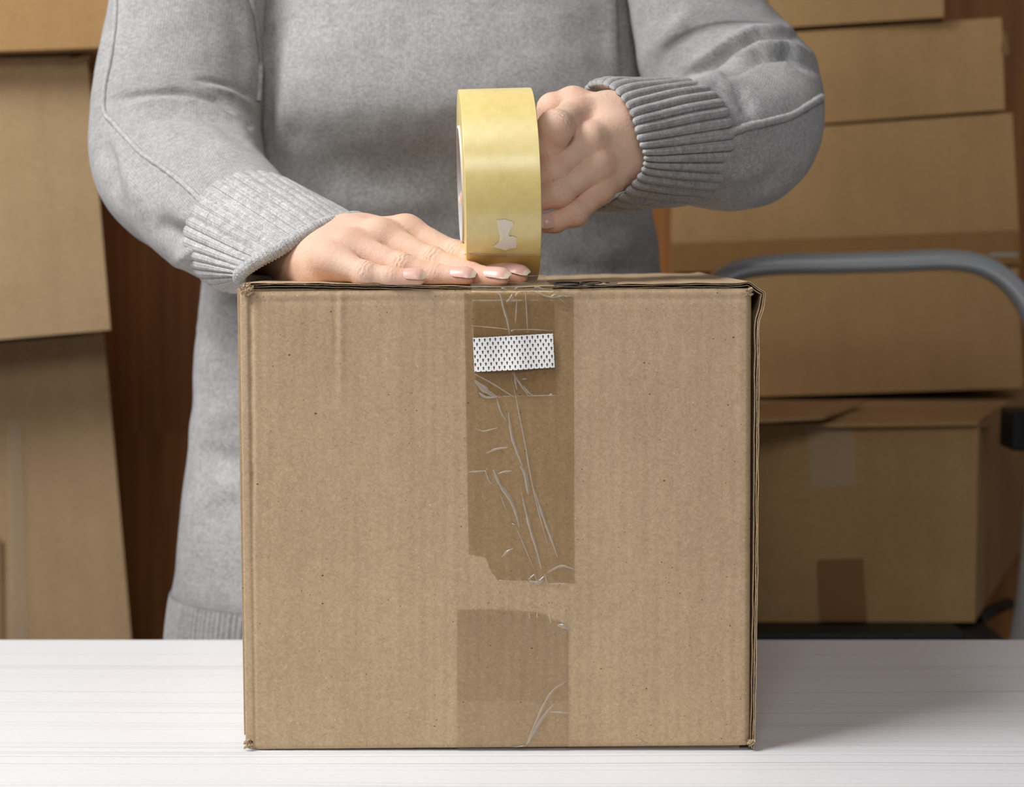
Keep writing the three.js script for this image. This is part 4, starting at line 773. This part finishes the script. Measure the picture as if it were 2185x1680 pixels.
// --- body inside the sweater, neck and head, one surface with the hands
const sleeveC = L => L.map(([A, B, z]) => P(...A, z).add(P(...B, z)).multiplyScalar(.5));
const cR = sleeveC(sleeveRightList), cL = sleeveC(sleeveLeftList), cx = P(922, 0, TZ).x, sy = P(922, -470, TZ).y;
const wristR = P(480, 470, -.19), wristL = P(1500, 312, -.215), headC = V(cx + .004, sy + .235, TZ + .035);
const bodySdf = p => {
  let d = cone(p, V(cx, sy - .06, TZ), V(cx, 1.0, TZ), .066, .062);
  d = smin(d, cone(p, V(cx, .88, TZ), V(cx, .88, TZ - .001), .08, .08), .05);
  d = smin(d, cone(p, V(cx - .12, sy - .05, TZ), V(cx + .12, sy - .05, TZ), .06, .06), .05);
  d = smin(d, cone(p, V(cx, sy - .02, TZ), V(cx, sy + .15, TZ + .012), .055, .052), .03);
  for (const [c, w] of [[cR, wristR], [cL, wristL]]) { d = smin(d, cone(p, c[1], c[4], .042, .038), .02); d = smin(d, cone(p, c[4], c[6], .038, .034), .012); d = smin(d, cone(p, c[6], c[9], .034, .029), .012); d = smin(d, cone(p, c[9], w, .029, .026), .01); }
  // head: skull, face, jaw, nose, ears
  const h = headC, el = (cx_, cy_, cz_, rx, ry, rz) => { const x = (p.x - h.x - cx_) / rx, y = (p.y - h.y - cy_) / ry, z = (p.z - h.z - cz_) / rz, k = Math.sqrt(x * x + y * y + z * z); return (k - 1) * Math.min(rx, ry, rz); };
  let f = el(0, .03, -.015, .074, .088, .092); f = smin(f, el(0, -.035, .022, .058, .075, .066), .03); f = smin(f, el(0, -.088, .05, .026, .022, .026), .03);
  f = smin(f, cone(p, V(h.x, h.y + .012, h.z + .082), V(h.x, h.y - .028, h.z + .102), .007, .013), .012);
  f = smin(f, cone(p, V(h.x - .022, h.y - .058, h.z + .078), V(h.x + .022, h.y - .058, h.z + .078), .007, .007), .01);
  f = smin(f, cone(p, V(h.x - .04, h.y + .03, h.z + .07), V(h.x + .04, h.y + .03, h.z + .07), .010, .010), .014);
  for (const s of [-1, 1]) { f = -smin(-f, cone(p, V(h.x + s * .031, h.y + .008, h.z + .094), V(h.x + s * .031, h.y + .008, h.z + .0935), .013, .013), .010); f = smin(f, el(s * .077, -.005, -.005, .010, .032, .019), .006); }
  return smin(d, f, .025);
};
const gB = tint(nets(bodySdf, V(-.42, .78, -.62), V(.48, headC.y + .14, -.12), .009), SKIN, []);
const body = part('body', mergeGeometries([gB, gR, gL].map(g => { const q = g.clone(); return q; })), skinMat, person);
{
  const h = headC, hairM = std({ color: 0x3a261a, roughness: .6 });
  const hair = p => { const el = (cx_, cy_, cz_, rx, ry, rz) => { const x = (p.x - h.x - cx_) / rx, y = (p.y - h.y - cy_) / ry, z = (p.z - h.z - cz_) / rz; return (Math.sqrt(x * x + y * y + z * z) - 1) * Math.min(rx, ry, rz); }; let d = smin(el(0, .035, -.022, .084, .097, .097), el(0, .0, -.115, .05, .05, .045), .03); d = smin(d, el(0, -.04, -.05, .07, .07, .05), .03); const face = el(0, -.045, .09, .066, .105, .085); d = -smin(-d, face, .015); return d + .0022 * Math.sin((p.x - h.x) * 600 + 6 * nz(p.y * 20, p.z * 20)) ; };
  part('hair', nets(hair, h.clone().add(V(-.12, -.14, -.19)), h.clone().add(V(.12, .16, .12)), .005), hairM, person, 'dark brown hair tied back');
  const white = phy({ color: 0xf2efe9, roughness: .15 }), iris = phy({ color: 0x4a3320, roughness: .1 });
  for (const s of [-1, 1]) { const g = new THREE.SphereGeometry(.012, 20, 14); g.translate(h.x + s * .031, h.y + .008, h.z + .078); const e = part('eye', g, white, body); const k = new THREE.SphereGeometry(.0058, 16, 10); k.scale(1, 1, .5); k.translate(h.x + s * .031, h.y + .006, h.z + .0885); part('iris', k, iris, e); }
}
// fingernails
{
  const nailM = phy({ vertexColors: true, roughness: .36, clearcoat: .3, clearcoatRoughness: .25 });
  const nail = (f, up, len, wid, over) => {
    const n = f.length, tip = f[n - 1].p, ax = tip.clone().sub(f[n - 2].p).normalize(), r = f[n - 1].r; const u = up.clone().addScaledVector(ax, -up.dot(ax)).normalize(), sd = ax.clone().cross(u);
    const g = gridGeo(14, 18, (a, b) => {
      const along = lerp(over - len, over, b), round = b > .6 ? Math.sqrt(1 - Math.pow((b - .6) / .4, 2) * .8) : b < .2 ? Math.sqrt(1 - Math.pow((.2 - b) / .2, 2) * .6) : 1, th = (a - .5) * 2 * wid / r * round, R = r * 1.0 + .0007 + .0006 * Math.sin(Math.PI * b) - (b > .75 ? (b - .75) * .004 : 0);
      return tip.clone().addScaledVector(ax, along).addScaledVector(u, R * Math.cos(th) - (along > 0 ? along * .1 + along * along * 28 : 0)).addScaledVector(sd, R * Math.sin(th) * 1.05);
    });
    const c = []; for (let j = 0; j <= 18; j++) for (let i = 0; i <= 14; i++) { const b = j / 18, e = b - .07 * (1 - Math.pow((i / 14 - .5) * 2, 2)); const w = sstep(.80, .83, e); c.push(lerp(.76, .80, w), lerp(.45, .68, w), lerp(.37, .51, w)); }
    g.setAttribute('color', new THREE.Float32BufferAttribute(c, 3)); part('fingernail', g, nailM, body);
  };
  const ups = [V(.15, .8, .55), V(.1, .75, .6), V(.1, .75, .6), V(.1, .7, .65)];
  HR.fingers.slice(0, 4).forEach((f, i) => nail(f, ups[i], [.0185, .0175, .0165, .0145][i], [.0054, .0056, .0052, .0047][i], [.0078, .0078, .0074, .0068][i]));
  nail(HL.fingers[3], V(-.2, .25, .95), .011, .0045, .006); nail(HL.fingers[1], V(-.2, .3, .9), .012, .005, .0065);
}
// trousers and shoes below the table edge
{
  const hipY = .9, legS = p => { let d = cone(p, V(cx - .08, hipY, TZ), V(cx + .08, hipY, TZ), .088, .088); for (const s of [-1, 1]) { d = smin(d, cone(p, V(cx + s * .09, hipY - .05, TZ), V(cx + s * .1, .48, TZ + .015), .084, .062), .03); d = smin(d, cone(p, V(cx + s * .1, .48, TZ + .015), V(cx + s * .105, .07, TZ - .01), .062, .052), .02); } return d; };
  part('trousers', nets(legS, V(cx - .28, .0, TZ - .18), V(cx + .28, 1.05, TZ + .18), .011), std({ color: 0x2c3038, roughness: .9 }), person);
  for (const s of [-1, 1]) part('shoe', nets(p => { let d = cone(p, V(cx + s * .105, .05, TZ - .03), V(cx + s * .12, .035, TZ + .14), .045, .034); d = smin(d, cone(p, V(cx + s * .105, .05, TZ - .02), V(cx + s * .105, .1, TZ - .015), .045, .05), .03); return -smin(-d, -(.003 - p.y), .004); }, V(cx + s * .11 - .09, -.01, TZ - .12), V(cx + s * .11 + .09, .18, TZ + .22), .006), std({ color: 0xd8d6d2, roughness: .7 }), person);
}
renderer.render(scene, camera);
